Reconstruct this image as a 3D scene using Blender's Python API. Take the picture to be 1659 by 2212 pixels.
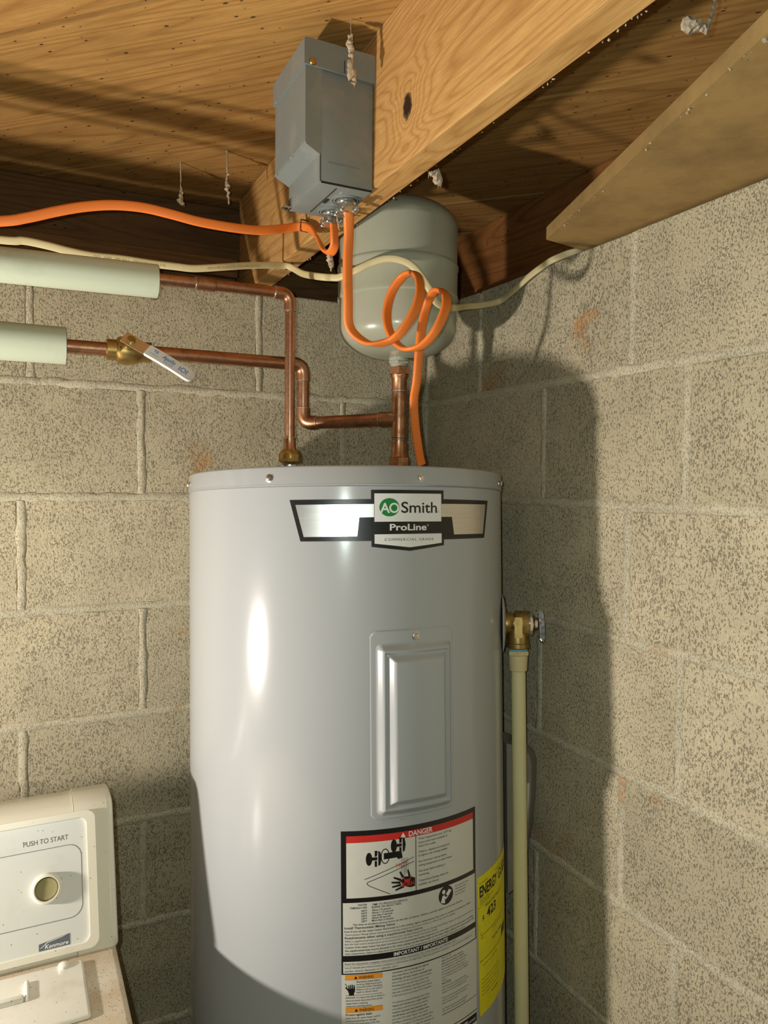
import bpy, bmesh, math, random
from mathutils import Vector, Matrix

for o in list(bpy.data.objects):
    bpy.data.objects.remove(o, do_unlink=True)
SC = bpy.context.scene
COL = SC.collection
PI = math.pi
Z0 = 1.524                      # height of the reference mortar bed above the floor
def W(x, y, z): return Vector((x, y, z + Z0))

# ------------------------------------------------------------------ camera
F_PX, YAW, PITCH, ROLL = 1612.87, 0.459928, -0.0407795, 0.0085009
CAM = W(-0.822377, -1.447231, 0.032643)
fwd = Vector((math.sin(YAW)*math.cos(PITCH), math.cos(YAW)*math.cos(PITCH), math.sin(PITCH)))
rgt = Vector((math.cos(YAW), -math.sin(YAW), 0))
upv = rgt.cross(fwd)
r2 = rgt*math.cos(ROLL) + upv*math.sin(ROLL)
u2 = upv*math.cos(ROLL) - rgt*math.sin(ROLL)
cam = bpy.data.cameras.new('camera'); cam.sensor_fit = 'VERTICAL'; cam.sensor_height = 36.0
cam.lens = F_PX/2212.0*36.0; cam.clip_start = 0.01
co = bpy.data.objects.new('camera', cam); COL.objects.link(co)
M = Matrix((r2, u2, -fwd)).transposed().to_4x4(); M.translation = CAM
co.matrix_world = M
SC.camera = co

# ------------------------------------------------------------------ light
wd = bpy.data.worlds.new('world'); SC.world = wd; wd.use_nodes = True
wd.node_tree.nodes['Background'].inputs[0].default_value = (0.75, 0.9, 0.8, 1)
wd.node_tree.nodes['Background'].inputs[1].default_value = 0.022
# work lamp standing on the dryer, left of the frame
la = bpy.data.lights.new('work_lamp_light', 'AREA'); la.shape = 'ELLIPSE'; la.size = 0.045; la.size_y = 0.085
la.energy = 17.0; la.color = (1.0, 0.90, 0.80)
lo = bpy.data.objects.new('work_lamp_light', la); COL.objects.link(lo)
lo.location = W(-1.50, -0.495, -0.34)
lo.rotation_euler = Vector((1.0, -0.34, 0.42)).to_track_quat('-Z', 'Z').to_euler()
# the phone's own flash beside the lens
fl = bpy.data.lights.new('phone_flash', 'POINT'); fl.energy = 14.0; fl.shadow_soft_size = 0.004
fl.color = (0.86, 1.0, 0.93)
fo = bpy.data.objects.new('phone_flash', fl); COL.objects.link(fo)
fo.location = CAM - r2*0.022 + u2*0.012 - fwd*0.002

vs = SC.view_settings
SC.display_settings.display_device = 'sRGB'
vs.view_transform = 'Standard'; vs.look = 'None'; vs.gamma = 1.0; vs.use_curve_mapping = False
vs.exposure = 0.0

# ------------------------------------------------------------------ materials
class NT:
    def __init__(s, name):
        s.m = bpy.data.materials.new(name); s.m.use_nodes = True
        s.t = s.m.node_tree; s.n = s.t.nodes; s.l = s.t.links
        s.b = s.n['Principled BSDF']
    def new(s, typ, **kw):
        nd = s.n.new(typ)
        for k, v in kw.items(): setattr(nd, k, v)
        return nd
    def link(s, a, b): s.l.new(a, b)
    def coord(s, scale=(1, 1, 1), rnd=False, loc=(0, 0, 0)):
        tc = s.new('ShaderNodeTexCoord'); mp = s.new('ShaderNodeMapping')
        mp.inputs['Scale'].default_value = scale; mp.inputs['Location'].default_value = loc
        src = tc.outputs['Object']
        if rnd:
            oi = s.new('ShaderNodeObjectInfo'); mu = s.new('ShaderNodeVectorMath', operation='SCALE')
            mu.inputs[0].default_value = (37.0, 53.0, 71.0); s.link(oi.outputs['Random'], mu.inputs['Scale'])
            ad = s.new('ShaderNodeVectorMath', operation='ADD'); s.link(src, ad.inputs[0]); s.link(mu.outputs[0], ad.inputs[1])
            src = ad.outputs[0]
        s.link(src, mp.inputs['Vector'])
        return mp.outputs['Vector']
    def noise(s, vec, scale, detail=3, rough=0.55, dist=0.0):
        nd = s.new('ShaderNodeTexNoise'); nd.inputs['Scale'].default_value = scale
        nd.inputs['Detail'].default_value = detail; nd.inputs['Roughness'].default_value = rough
        nd.inputs['Distortion'].default_value = dist
        s.link(vec, nd.inputs['Vector']); return nd.outputs['Fac']
    def voro(s, vec, scale, rnd=1.0):
        nd = s.new('ShaderNodeTexVoronoi'); nd.inputs['Scale'].default_value = scale
        nd.inputs['Randomness'].default_value = rnd
        s.link(vec, nd.inputs['Vector']); return nd
    def ramp(s, fac, stops, interp='LINEAR'):
        nd = s.new('ShaderNodeValToRGB'); nd.color_ramp.interpolation = interp
        e = nd.color_ramp.elements
        while len(e) > 1: e.remove(e[-1])
        e[0].position, e[0].color = stops[0][0], col4(stops[0][1])
        for p_, c_ in stops[1:]:
            x = e.new(p_); x.color = col4(c_)
        s.link(fac, nd.inputs['Fac']); return nd.outputs['Color']
    def mix(s, fac, a, b, mode='MIX'):
        nd = s.new('ShaderNodeMix', data_type='RGBA', blend_type=mode)
        for sock, v in ((nd.inputs[0], fac), (nd.inputs[6], a), (nd.inputs[7], b)):
            if hasattr(v, 'is_output'): s.link(v, sock)
            else: sock.default_value = v if isinstance(v, (int, float)) else col4(v)
        return nd.outputs[2]
    def math(s, op, a, b=0.0):
        nd = s.new('ShaderNodeMath', operation=op)
        for sock, v in ((nd.inputs[0], a), (nd.inputs[1], b)):
            if hasattr(v, 'is_output'): s.link(v, sock)
            else: sock.default_value = v
        return nd.outputs[0]
    def bump(s, h, strength=0.5, dist=0.002):
        nd = s.new('ShaderNodeBump'); nd.inputs['Strength'].default_value = strength
        nd.inputs['Distance'].default_value = dist
        s.link(h, nd.inputs['Height']); s.link(nd.outputs[0], s.b.inputs['Normal'])
    def set(s, **kw):
        for k, v in kw.items():
            sock = s.b.inputs[k.replace('_', ' ')]
            if hasattr(v, 'is_output'): s.link(v, sock)
            elif isinstance(v, (tuple, list)): sock.default_value = col4(v)
            else: sock.default_value = v
        return s.m
def col4(c):
    return (c, c, c, 1.0) if isinstance(c, (int, float)) else ((c[0], c[1], c[2], 1.0) if len(c) == 3 else tuple(c))
def hexc(r, g, b):
    f = lambda v: ((v/255+0.055)/1.055)**2.4 if v > 10 else v/255/12.92
    return (f(r), f(g), f(b))
def plain(name, c, rough=0.5, metal=0.0, var=0.12, scale=60, bump=0.0, **kw):
    t = NT(name); v = t.coord()
    n = t.noise(v, scale, 3)
    c0 = tuple(x*(1-var) for x in c); c1 = tuple(min(1, x*(1+var)) for x in c)
    t.set(Base_Color=t.ramp(n, [(0.3, c0), (0.7, c1)]), Roughness=rough, Metallic=metal, **kw)
    if bump: t.bump(n, bump, 0.001)
    return t.m

def block_mat(name, base, dark, mort=False, tone=1.0):
    t = NT(name); v = t.coord((1, 1, 0.55), rnd=not mort); vi = t.coord((1, 1, 1), rnd=not mort)
    fine = t.noise(v, 420, 3, 0.6, 0.4)
    pits = t.noise(v, 450, 2.5, 0.6, 0.5)
    big = t.noise(vi, 9, 4, 0.6)
    dens = t.noise(vi, 14, 3, 0.6)
    c = t.ramp(big, [(0.3, tuple(x*0.86 for x in base)), (0.7, tuple(min(1, x*1.1) for x in base))])
    c = t.mix(t.ramp(fine, [(0.35, 0.45), (0.62, 0.0)]), c, tuple(x*0.68 for x in base))
    thr = t.math('ADD', pits, t.math('MULTIPLY', t.math('SUBTRACT', dens, 0.5), -0.18))
    pitm = t.ramp(thr, [(0.36, 1.0), (0.44, 0.0)])
    c = t.mix(t.math('MULTIPLY', pitm, 0.26 if mort else 0.52), c, dark)
    stain = t.noise(vi, 7.0, 3, 0.55, 0.4)
    c = t.mix(t.ramp(stain, [(0.66, 0.0), (0.76, 0.7)]), c, hexc(196, 140, 78))
    if not mort:
        oi = t.new('ShaderNodeObjectInfo')
        c = t.mix(1.0, c, t.ramp(oi.outputs['Random'], [(0.0, (0.86, 0.87, 0.86)), (1.0, (1.0, 1.0, 1.0))]), 'MULTIPLY')
    h = t.math('SUBTRACT', t.math('ADD', t.math('MULTIPLY', fine, 0.5), t.math('MULTIPLY', t.noise(v, 160, 2), 0.4)), t.math('MULTIPLY', pitm, 0.8))
    t.bump(h, 0.85 if not mort else 0.8, 0.0026)
    return t.set(Base_Color=c, Roughness=0.92, Specular_IOR_Level=0.25)

def wood_mat(name, light, dark, along='X', specks=0.0, ring=1.0, knot=None, rnd=True, grime=0.3):
    t = NT(name)
    sc = {'X': (0.5, 7, 7), 'Y': (7, 0.5, 7)}[along]
    v = t.coord(sc, rnd=rnd); vf = t.coord(tuple(x*8 for x in sc), rnd=rnd); vi = t.coord((1, 1, 1), rnd=rnd)
    base = t.noise(v, 1.1*ring, 2, 0.45, 0.3)
    f = t.math('MULTIPLY', base, 26.0)
    km = None
    if knot:
        tc = t.new('ShaderNodeTexCoord'); sx = t.new('ShaderNodeSeparateXYZ'); t.link(tc.outputs['Object'], sx.inputs[0])
        a = t.math('DIVIDE', t.math('SUBTRACT', sx.outputs[1], knot[0]), knot[2])
        b = t.math('DIVIDE', t.math('SUBTRACT', sx.outputs[2], knot[1]), knot[3])
        d = t.math('SQRT', t.math('ADD', t.math('MULTIPLY', a, a), t.math('MULTIPLY', b, b)))
        g = t.math('POWER', 2.718, t.math('MULTIPLY', d, -0.55))
        f = t.math('ADD', f, t.math('MULTIPLY', g, 9.0))
        km = t.ramp(t.math('ADD', d, t.math('MULTIPLY', t.noise(vi, 160, 2), 0.5)), [(0.75, 1.0), (1.15, 0.55), (1.5, 0.0)])
    w = t.math('FRACT', f)
    c = t.ramp(w, [(0.0, dark), (0.12, tuple(0.5*(a_+b_) for a_, b_ in zip(light, dark))), (0.45, light), (0.82, tuple(0.75*a_+0.25*b_ for a_, b_ in zip(light, dark))), (1.0, dark)])
    c = t.mix(0.45, c, t.mix(base, light, dark))
    fib = t.noise(vf, 6, 3, 0.6)
    c = t.mix(t.ramp(fib, [(0.35, 0.30), (0.65, 0.0)]), c, tuple(x*0.6 for x in dark))
    big = t.noise(vi, 5, 4, 0.6)
    c = t.mix(t.ramp(big, [(0.45, 0.0), (0.75, grime)]), c, tuple(x*0.45 for x in dark))
    h = t.math('ADD', t.math('MULTIPLY', fib, 0.5), t.math('MULTIPLY', w, 0.25))
    if specks:
        vs_ = t.coord({'X': (0.42, 1, 1), 'Y': (1, 0.42, 1)}[along], rnd=rnd)
        vo = t.voro(vs_, 115); keep = t.new('ShaderNodeSeparateColor'); t.link(vo.outputs['Color'], keep.inputs[0])
        area = t.noise(vi, 7, 3, 0.6)
        sel = t.math('GREATER_THAN', t.math('ADD', keep.outputs[0], t.math('MULTIPLY', t.math('SUBTRACT', area, 0.5), 1.6)), 1.0-specks)
        dot = t.math('MULTIPLY', t.math('LESS_THAN', vo.outputs['Distance'], t.math('ADD', t.math('MULTIPLY', keep.outputs[1], 0.12), 0.07)), sel)
        c = t.mix(t.math('MULTIPLY', dot, 0.9), c, (0.012, 0.007, 0.004))
        h = t.math('SUBTRACT', h, t.math('MULTIPLY', dot, 1.0))
    if km is not None:
        c = t.mix(km, c, (0.028, 0.013, 0.006))
    if rnd:
        oi = t.new('ShaderNodeObjectInfo')
        c = t.mix(1.0, c, t.ramp(oi.outputs['Random'], [(0.0, (0.80, 0.78, 0.76)), (1.0, (1.0, 1.0, 1.0))]), 'MULTIPLY')
    t.bump(h, 0.35, 0.0015)
    return t.set(Base_Color=c, Roughness=0.72, Specular_IOR_Level=0.3)

def metal_patina(name, c, patina, rough=0.3, amount=0.6, scale=40):
    t = NT(name); v = t.coord((1, 1, 1)); n = t.noise(v, scale, 4, 0.65, 0.5); n2 = t.noise(v, scale*4, 2)
    m = t.ramp(n, [(0.42, 0.0), (0.66, amount)])
    t.set(Base_Color=t.mix(m, c, patina), Metallic=1.0,
          Roughness=t.math('ADD', rough-0.06, t.math('MULTIPLY', t.math('ADD', n2, m), 0.16)))
    return t.m

def dusty(name, c, dust, rough=0.3, lo=0.5, hi=0.75, amount=0.7, scale=25, specks=0.0, speckcol=(0.03, 0.018, 0.01), coat=0.0, metal=0.0):
    t = NT(name); v = t.coord(); n = t.noise(v, scale, 5, 0.65)
    c_ = t.mix(t.ramp(n, [(lo, 0.0), (hi, amount)]), c, dust)
    if specks:
        vo = t.voro(v, 330); sp = t.new('ShaderNodeSeparateColor'); t.link(vo.outputs['Color'], sp.inputs[0])
        d = t.math('MULTIPLY', t.math('GREATER_THAN', sp.outputs[0], 1-specks), t.math('LESS_THAN', vo.outputs['Distance'], 0.22))
        c_ = t.mix(t.math('MULTIPLY', d, 0.85), c_, speckcol)
    return t.set(Base_Color=c_, Roughness=t.math('ADD', rough, t.math('MULTIPLY', t.ramp(n, [(lo, 0.0), (hi, 1.0)]), 0.3*amount)), Coat_Weight=coat, Metallic=metal)

BW = 0.2032
M_BLOCK = block_mat('painted_block', hexc(203, 192, 163), hexc(84, 80, 66))
M_MORTAR = block_mat('mortar', hexc(206, 198, 172), hexc(110, 104, 88), mort=True)
M_CONC = block_mat('concrete', hexc(150, 146, 134), hexc(90, 86, 76), mort=True)
M_PLANK = wood_mat('subfloor_wood', hexc(200, 156, 90), hexc(146, 102, 50), 'X', specks=0.46)
M_JOIST = wood_mat('joist_wood', hexc(214, 170, 106), hexc(164, 116, 60), 'Y', ring=1.5, knot=(-0.629, 0.488+Z0, 0.016, 0.022), rnd=False, grime=0.12)
M_RIM = wood_mat('rim_wood_dark', hexc(128, 94, 54), hexc(84, 58, 30), 'X', specks=0.05)
M_RIMY = wood_mat('rim_wood_warm', hexc(170, 116, 62), hexc(116, 70, 32), 'Y', specks=0.10)
M_LOOSE = dusty('dusty_board_wood', hexc(158, 128, 76), hexc(112, 88, 50), 0.8, 0.42, 0.68, 0.75, 9, specks=0.01)
M_COPPER = metal_patina('copper', (0.62, 0.33, 0.20), (0.24, 0.11, 0.06), 0.30)
M_COPPERF = metal_patina('copper_fitting', (0.58, 0.31, 0.18), (0.22, 0.10, 0.05), 0.34, 0.75)
M_BRASS = metal_patina('brass', (0.52, 0.36, 0.13), (0.26, 0.17, 0.06), 0.36)
M_SOLDER = metal_patina('solder', (0.62, 0.6, 0.55), (0.35, 0.28, 0.2), 0.35)
M_ZINC = metal_patina('zinc_steel', (0.72, 0.72, 0.70), (0.45, 0.45, 0.44), 0.24, 0.4)
M_CHROME = metal_patina('lever_steel', (0.74, 0.71, 0.68), (0.46, 0.42, 0.40), 0.16, 0.3)
M_RUSTY = metal_patina('rusty_staple', (0.20, 0.10, 0.05), (0.08, 0.04, 0.02), 0.6)
def heater_paint():
    t = NT('heater_paint'); v = t.coord(); n = t.noise(v, 700, 2, 0.5)
    t.bump(n, 0.03, 0.0004)
    return t.set(Base_Color=hexc(166, 170, 172), Roughness=0.17, Specular_IOR_Level=0.5)
M_HEATER = heater_paint()
M_BOX = dusty('grey_box_paint', hexc(122, 130, 128), hexc(164, 152, 138), 0.42, 0.5, 0.8, 0.55, 18)
M_TANK = plain('tank_paint', hexc(172, 174, 154), 0.28, 0, 0.03, 30, Coat_Weight=0.3, Coat_Roughness=0.12)
M_FOAM = dusty('foam_insulation', hexc(194, 204, 182), hexc(156, 156, 134), 0.5, 0.52, 0.8, 0.55, 14)
def cable_mat(name, c, d):
    return dusty(name, c, d, 0.42, 0.62, 0.82, 0.5, 30)
M_ORANGE = cable_mat('orange_cable_jacket', hexc(240, 130, 52), hexc(150, 96, 56))
M_WHITEC = cable_mat('ivory_cable_jacket', hexc(214, 200, 152), hexc(150, 128, 84))
M_CPVC = plain('cpvc', hexc(222, 214, 164), 0.34, 0, 0.03, 12)
M_CPVC2 = plain('cpvc_fitting', hexc(214, 200, 152), 0.4, 0, 0.04, 20)
M_BLUE = plain('blue_thread_tape', hexc(120, 165, 205), 0.6)
M_WHITE_PL = dusty('dryer_enamel', hexc(226, 224, 212), hexc(190, 176, 152), 0.28, 0.52, 0.8, 0.55, 22, specks=0.05, coat=0.3)
M_DUSTTOP = dusty('dryer_dusty_top', hexc(218, 210, 192), hexc(192, 174, 146), 0.55, 0.32, 0.6, 0.85, 16, specks=0.32)
M_CONSOLE = dusty('console_plastic', hexc(224, 220, 202), hexc(190, 172, 150), 0.22, 0.58, 0.85, 0.35, 20, specks=0.03, coat=0.4)
M_PANEL = dusty('console_face', hexc(208, 210, 204), hexc(180, 172, 158), 0.3, 0.58, 0.85, 0.3, 26, specks=0.03)
M_BTN = plain('button_khaki', hexc(140, 134, 92), 0.75)
M_GREYINK = plain('grey_ink', hexc(84, 86, 88), 0.5, 0, 0.05)
M_BADGE = plain('badge_grey', hexc(92, 98, 104), 0.35, 0, 0.05)
M_BLACK = plain('black_print', hexc(26, 24, 24), 0.35, 0, 0.1)
M_WHITE = plain('white_print', hexc(226, 228, 226), 0.4, 0, 0.02)
M_PAPER = plain('label_paper', hexc(206, 206, 196), 0.5, 0, 0.02)
M_RED = plain('red_print', hexc(198, 44, 38), 0.45, 0, 0.05)
M_ORPR = plain('warning_orange_print', hexc(232, 150, 40), 0.45, 0, 0.05)
M_GREEN = plain('green_print', hexc(18, 128, 56), 0.4, 0, 0.05)
M_YELLOW = plain('yellow_label', hexc(226, 216, 20), 0.5, 0, 0.06, 40)
M_BLUEINK = plain('blue_ink', hexc(40, 110, 180), 0.5)
M_INKIV = plain('faded_print', hexc(150, 140, 96), 0.6)
def brushed():
    t = NT('brushed_silver'); v = t.coord((1, 1, 90)); n = t.noise(v, 30, 2)
    return t.set(Base_Color=t.ramp(n, [(0.3, (0.60, 0.57, 0.55)), (0.7, (0.76, 0.73, 0.70))]), Metallic=1.0, Roughness=0.34, Anisotropic=0.5)
M_SILVER = brushed()
M_COB = plain('cobweb_dust', hexc(176, 160, 136), 0.95, 0, 0.25, 200)
M_POUCH = plain('grey_pouch_plastic', hexc(128, 122, 114), 0.35, 0, 0.1, 30, Coat_Weight=0.2)
M_SHEET = plain('pouch_paper', hexc(200, 196, 182), 0.7, 0, 0.04)
M_DARK = plain('dark_gap', hexc(30, 28, 26), 0.8)

# ------------------------------------------------------------------ mesh helpers
class MB:
    def __init__(s): s.v = []; s.f = []
    def add(s, vs, fs):
        k = len(s.v); s.v += [Vector(a) for a in vs]; s.f += [tuple(i+k for i in f) for f in fs]; return s
    def box(s, a, b, bev=0.0, segs=2):
        bm = bmesh.new(); bmesh.ops.create_cube(bm, size=1.0)
        a, b = Vector(a), Vector(b); c = (a+b)/2; d = b-a
        for v in bm.verts: v.co = Vector((c[i]+v.co[i]*d[i] for i in range(3)))
        if bev: bmesh.ops.bevel(bm, geom=bm.edges[:]+bm.verts[:], offset=bev, segments=segs, profile=0.5, affect='EDGES')
        return s.frombm(bm)
    def frombm(s, bm):
        bm.verts.ensure_lookup_table()
        for i, v in enumerate(bm.verts): v.index = i
        s.add([v.co.copy() for v in bm.verts], [[v.index for v in f.verts] for f in bm.faces]); bm.free(); return s
    def lathe(s, prof, org, axis=(0, 0, 1), n=32, ref=None, facets=None):
        org = Vector(org); ax = Vector(axis).normalized()
        r = Vector(ref) if ref else (Vector((1, 0, 0)) if abs(ax.x) < 0.9 else Vector((0, 1, 0)))
        e1 = (r-ax*r.dot(ax)).normalized(); e2 = ax.cross(e1)
        vs = []; fs = []
        for (rr, h) in prof:
            for i in range(n):
                a = 2*PI*i/n; vs.append(org+ax*h+(e1*math.cos(a)+e2*math.sin(a))*rr)
        for j in range(len(prof)-1):
            for i in range(n):
                k = (i+1) % n; fs.append((j*n+i, j*n+k, (j+1)*n+k, (j+1)*n+i))
        if prof[0][0] > 1e-6: fs.append(tuple(reversed(range(n))))
        if prof[-1][0] > 1e-6: fs.append(tuple(range((len(prof)-1)*n, len(prof)*n)))
        return s.add(vs, fs)
    def sweep(s, pts, section, side=None, caps=True, rad=None):
        """section: list of (a,b) offsets; side: fixed width vector or None for parallel transport"""
        pts = [Vector(q) for q in pts]; n = len(section); vs = []; fs = []
        prev = None
        for i, q in enumerate(pts):
            tg = (pts[min(i+1, len(pts)-1)]-pts[max(i-1, 0)]).normalized()
            if side is not None:
                sd = side[i] if isinstance(side, list) else side
                w = Vector(sd); w = (w-tg*w.dot(tg)).normalized()
            else:
                if prev is None:
                    w = tg.orthogonal().normalized()
                else:
                    w = (prev-tg*prev.dot(tg)).normalized()
            prev = w; b = tg.cross(w); k = rad[i] if rad else 1.0
            vs += [q+w*(x*k)+b*(y*k) for x, y in section]
        for j in range(len(pts)-1):
            for i in range(n):
                k = (i+1) % n; fs.append((j*n+i, j*n+k, (j+1)*n+k, (j+1)*n+i))
        if caps:
            fs.append(tuple(reversed(range(n)))); fs.append(tuple(range((len(pts)-1)*n, len(pts)*n)))
        return s.add(vs, fs)
    def tube(s, pts, r, n=16, rad=None, caps=True):
        return s.sweep(pts, [(r*math.cos(2*PI*i/n), r*math.sin(2*PI*i/n)) for i in range(n)], None, caps, rad)
    def ribbon(s, pts, w, t, side, n=5):
        sec = []; h = w/2-t/2
        for i in range(n+1):
            a = -PI/2+PI*i/n; sec.append((h+t/2*math.cos(a), t/2*math.sin(a)))
        for i in range(n+1):
            a = PI/2+PI*i/n; sec.append((-h+t/2*math.cos(a), t/2*math.sin(a)))
        return s.sweep(pts, sec, side)
    def prism(s, poly, d):
        """poly: 3D loop, extruded by vector d"""
        d = Vector(d); n = len(poly); P = [Vector(q) for q in poly]
        return s.add(P+[q+d for q in P], [tuple(range(n)), tuple(reversed(range(n, 2*n)))]+[(i+n, (i+1) % n+n, (i+1) % n, i) for i in range(n)])
    def map(s, fn): s.v = [Vector(fn(q)) for q in s.v]; return s
    def mesh(s, name, mat, smooth=False, off=Vector((0, 0, 0)), ang=35):
        me = bpy.data.meshes.new(name); me.from_pydata([tuple(q-off) for q in s.v], [], s.f); me.validate()
        bm = bmesh.new(); bm.from_mesh(me)
        if getattr(s, 'weld', False): bmesh.ops.remove_doubles(bm, verts=bm.verts[:], dist=2e-5)
        bmesh.ops.recalc_face_normals(bm, faces=bm.faces[:])
        if smooth:
            for f in bm.faces: f.smooth = True
            for e in bm.edges:
                if len(e.link_faces) == 2 and e.calc_face_angle(0) > math.radians(ang): e.smooth = False
        bm.to_mesh(me); bm.free(); me.materials.append(mat); return me
    def build(s, name, mat, parent=None, smooth=False, ang=35, origin=None, kind=None, label=None):
        if parent is not None:
            off = Vector((0, 0, 0)) if parent.get('_local') else Vector(org_of(parent))
            o = bpy.data.objects.new(name, s.mesh(name, mat, smooth, off, ang)); COL.objects.link(o); o.parent = parent
            o['_org'] = tuple(off)
            if parent.get('_local'): o['_local'] = 1
        else:
            if origin is None:
                lo_ = [min(q[i] for q in s.v) for i in range(3)]; hi_ = [max(q[i] for q in s.v) for i in range(3)]
                origin = Vector(((lo_[0]+hi_[0])/2, (lo_[1]+hi_[1])/2, lo_[2]))
            o = bpy.data.objects.new(name, s.mesh(name, mat, smooth, Vector(origin), ang)); COL.objects.link(o)
            o.location = origin; o['_org'] = tuple(origin)
        if kind: o['kind'] = kind
        if label: o['label'] = label
        return o
def org_of(o): return o.get('_org', (0, 0, 0))
def empty(name, loc, label, cat, group=None, rot=None):
    o = bpy.data.objects.new(name, None); COL.objects.link(o); o.location = loc; o['_org'] = tuple(loc)
    o.empty_display_size = 0.05
    if rot is not None:
        o.scale = (KS, KS, KS)
        o.rotation_mode = 'QUATERNION'; o.rotation_quaternion = rot; o['_local'] = 1
    tag(o, label, cat, group); return o
def tag(o, label=None, cat=None, group=None, kind=None):
    if label: o['label'] = label
    if cat: o['category'] = cat
    if group: o['group'] = group
    if kind: o['kind'] = kind
    return o
def smooth_path(pts, per=8):
    P = [Vector(q) for q in pts]; out = []
    for i in range(len(P)-1):
        p0, p1, p2, p3 = P[max(i-1, 0)], P[i], P[i+1], P[min(i+2, len(P)-1)]
        for k in range(per):
            t = k/per
            out.append(0.5*((2*p1)+(p2-p0)*t+(2*p0-5*p1+4*p2-p3)*t*t+(3*p1-p0-3*p2+p3)*t**3))
    out.append(P[-1]); return out
def corner_path(pts, r, seg=8):
    P = [Vector(q) for q in pts]; out = [P[0]]
    for i in range(1, len(P)-1):
        a = (P[i-1]-P[i]).normalized(); b = (P[i+1]-P[i]).normalized()
        s0, s1 = P[i]+a*r, P[i]+b*r
        for k in range(seg+1):
            t = k/seg; out.append(s0*(1-t)**2+P[i]*2*t*(1-t)+s1*t*t)
    out.append(P[-1]); return out
def hexprof(mb, org, axis, r, h0, h1, ch=0.0015):
    return mb.lathe([(r*0.86, h0), (r, h0+ch), (r, h1-ch), (r*0.86, h1)], org, axis, 6)

# text as flat mesh (2D verts, faces), cap height = size
_tx = {}
def text2d(body, size, bold=0.0, shear=0.0, spacing=1.0, width=None, align='LEFT', xs=1.0):
    cu = bpy.data.curves.new('t', 'FONT'); cu.body = body; cu.size = 1.0; cu.resolution_u = 6 if size > 0.006 else 2
    cu.offset = bold; cu.shear = shear; cu.space_character = spacing; cu.fill_mode = 'FRONT' if hasattr(cu, 'fill_mode') else cu.fill_mode
    ob = bpy.data.objects.new('t', cu)
    me = bpy.data.meshes.new_from_object(ob)
    vs = [(v.co.x, v.co.y) for v in me.vertices]; fs = [tuple(p_.vertices) for p_ in me.polygons]
    bpy.data.objects.remove(ob); bpy.data.curves.remove(cu); bpy.data.meshes.remove(me)
    if not vs: return [], []
    k = size/0.70
    x0 = min(v[0] for v in vs); x1 = max(v[0] for v in vs)
    sx = k*xs
    if width: sx = width/(x1-x0)
    ox = {'LEFT': x0, 'CENTER': (x0+x1)/2, 'RIGHT': x1}[align]
    return [((x-ox)*sx, y*k) for x, y in vs], fs
def put_text(mb, fn, body, x, y, size, **kw):
    """fn(x,y)->3D ; text baseline starts at x,y"""
    vs, fs = text2d(body, size, **kw)
    mb.add([fn(x+a, y+b) for a, b in vs], fs)

random.seed(7)

# ------------------------------------------------------------------ setting: floor, far walls
XL, YF = -3.2, -3.4
MB().box((XL-0.2, YF-0.2, -0.1), (0.2, 0.2, 0.0)).build('floor', M_CONC, kind='structure', label='bare concrete basement floor')
MB().box((XL-0.2, YF-0.2, 0.0), (XL, 0.0, Z0+0.406)).build('wall_far_left', M_CONC, kind='structure', label='plain concrete wall on the far left of the basement')
MB().box((XL, YF-0.2, 0.0), (0.0, YF, Z0+0.406)).build('wall_front', M_CONC, kind='structure', label='plain concrete wall behind the viewer')

# ------------------------------------------------------------------ block walls
wl = MB().box((XL, 0.0016, 0.0), (0.2, 0.2, Z0+0.404)).build('wall_left', M_MORTAR, kind='structure', label='cream painted concrete block wall behind the copper pipes')
wr = MB().box((0.0016, YF, 0.0), (0.2, 0.0016, Z0+0.404)).build('wall_right', M_MORTAR, kind='structure', label='cream painted concrete block wall right of the heater')
_br = random.Random(4)
def block_mesh(L, H):
    # chamfered block with a slightly ragged outline
    n = 4
    pts = [(-L/2, -H/2), (-L/6, -H/2), (L/6, -H/2), (L/2, -H/2), (L/2, 0), (L/2, H/2), (L/6, H/2), (-L/6, H/2), (-L/2, H/2), (-L/2, 0)]
    pts = [(x+_br.uniform(-.0018, .0018), z+_br.uniform(-.0020, .0020)) for x, z in pts]
    n = len(pts); c = 0.0014
    def ins(x, z): return (x-c*(1 if x > 0.4*L else -1 if x < -0.4*L else 0), z-c*(1 if z > 0.4*H else -1 if z < -0.4*H else 0))
    vs = [(ins(x, z)[0], -0.025, ins(x, z)[1]) for x, z in pts]+[(x, -0.025+c*0.8, z) for x, z in pts]+[(x, 0.025, z) for x, z in pts]
    fs = [tuple(range(n)), tuple(reversed(range(2*n, 3*n)))]
    for j in (0, 1):
        for i in range(n):
            k = (i+1) % n; fs.append((j*n+i, (j+1)*n+i, (j+1)*n+k, j*n+k))
    return MB().add(vs, fs).mesh('block', M_BLOCK)
def lay_block(wall, name, mid, L, H, rz):
    o = bpy.data.objects.new(name, block_mesh(L, H)); COL.objects.link(o)
    o.parent = wall; o.location = Vector(mid)-Vector(wall.location); o.rotation_euler = (random.uniform(-.003, .003), 0, rz+random.uniform(-.0016, .0016))
    return o
J = 0.0125
_perp = ({}, {})
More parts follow.
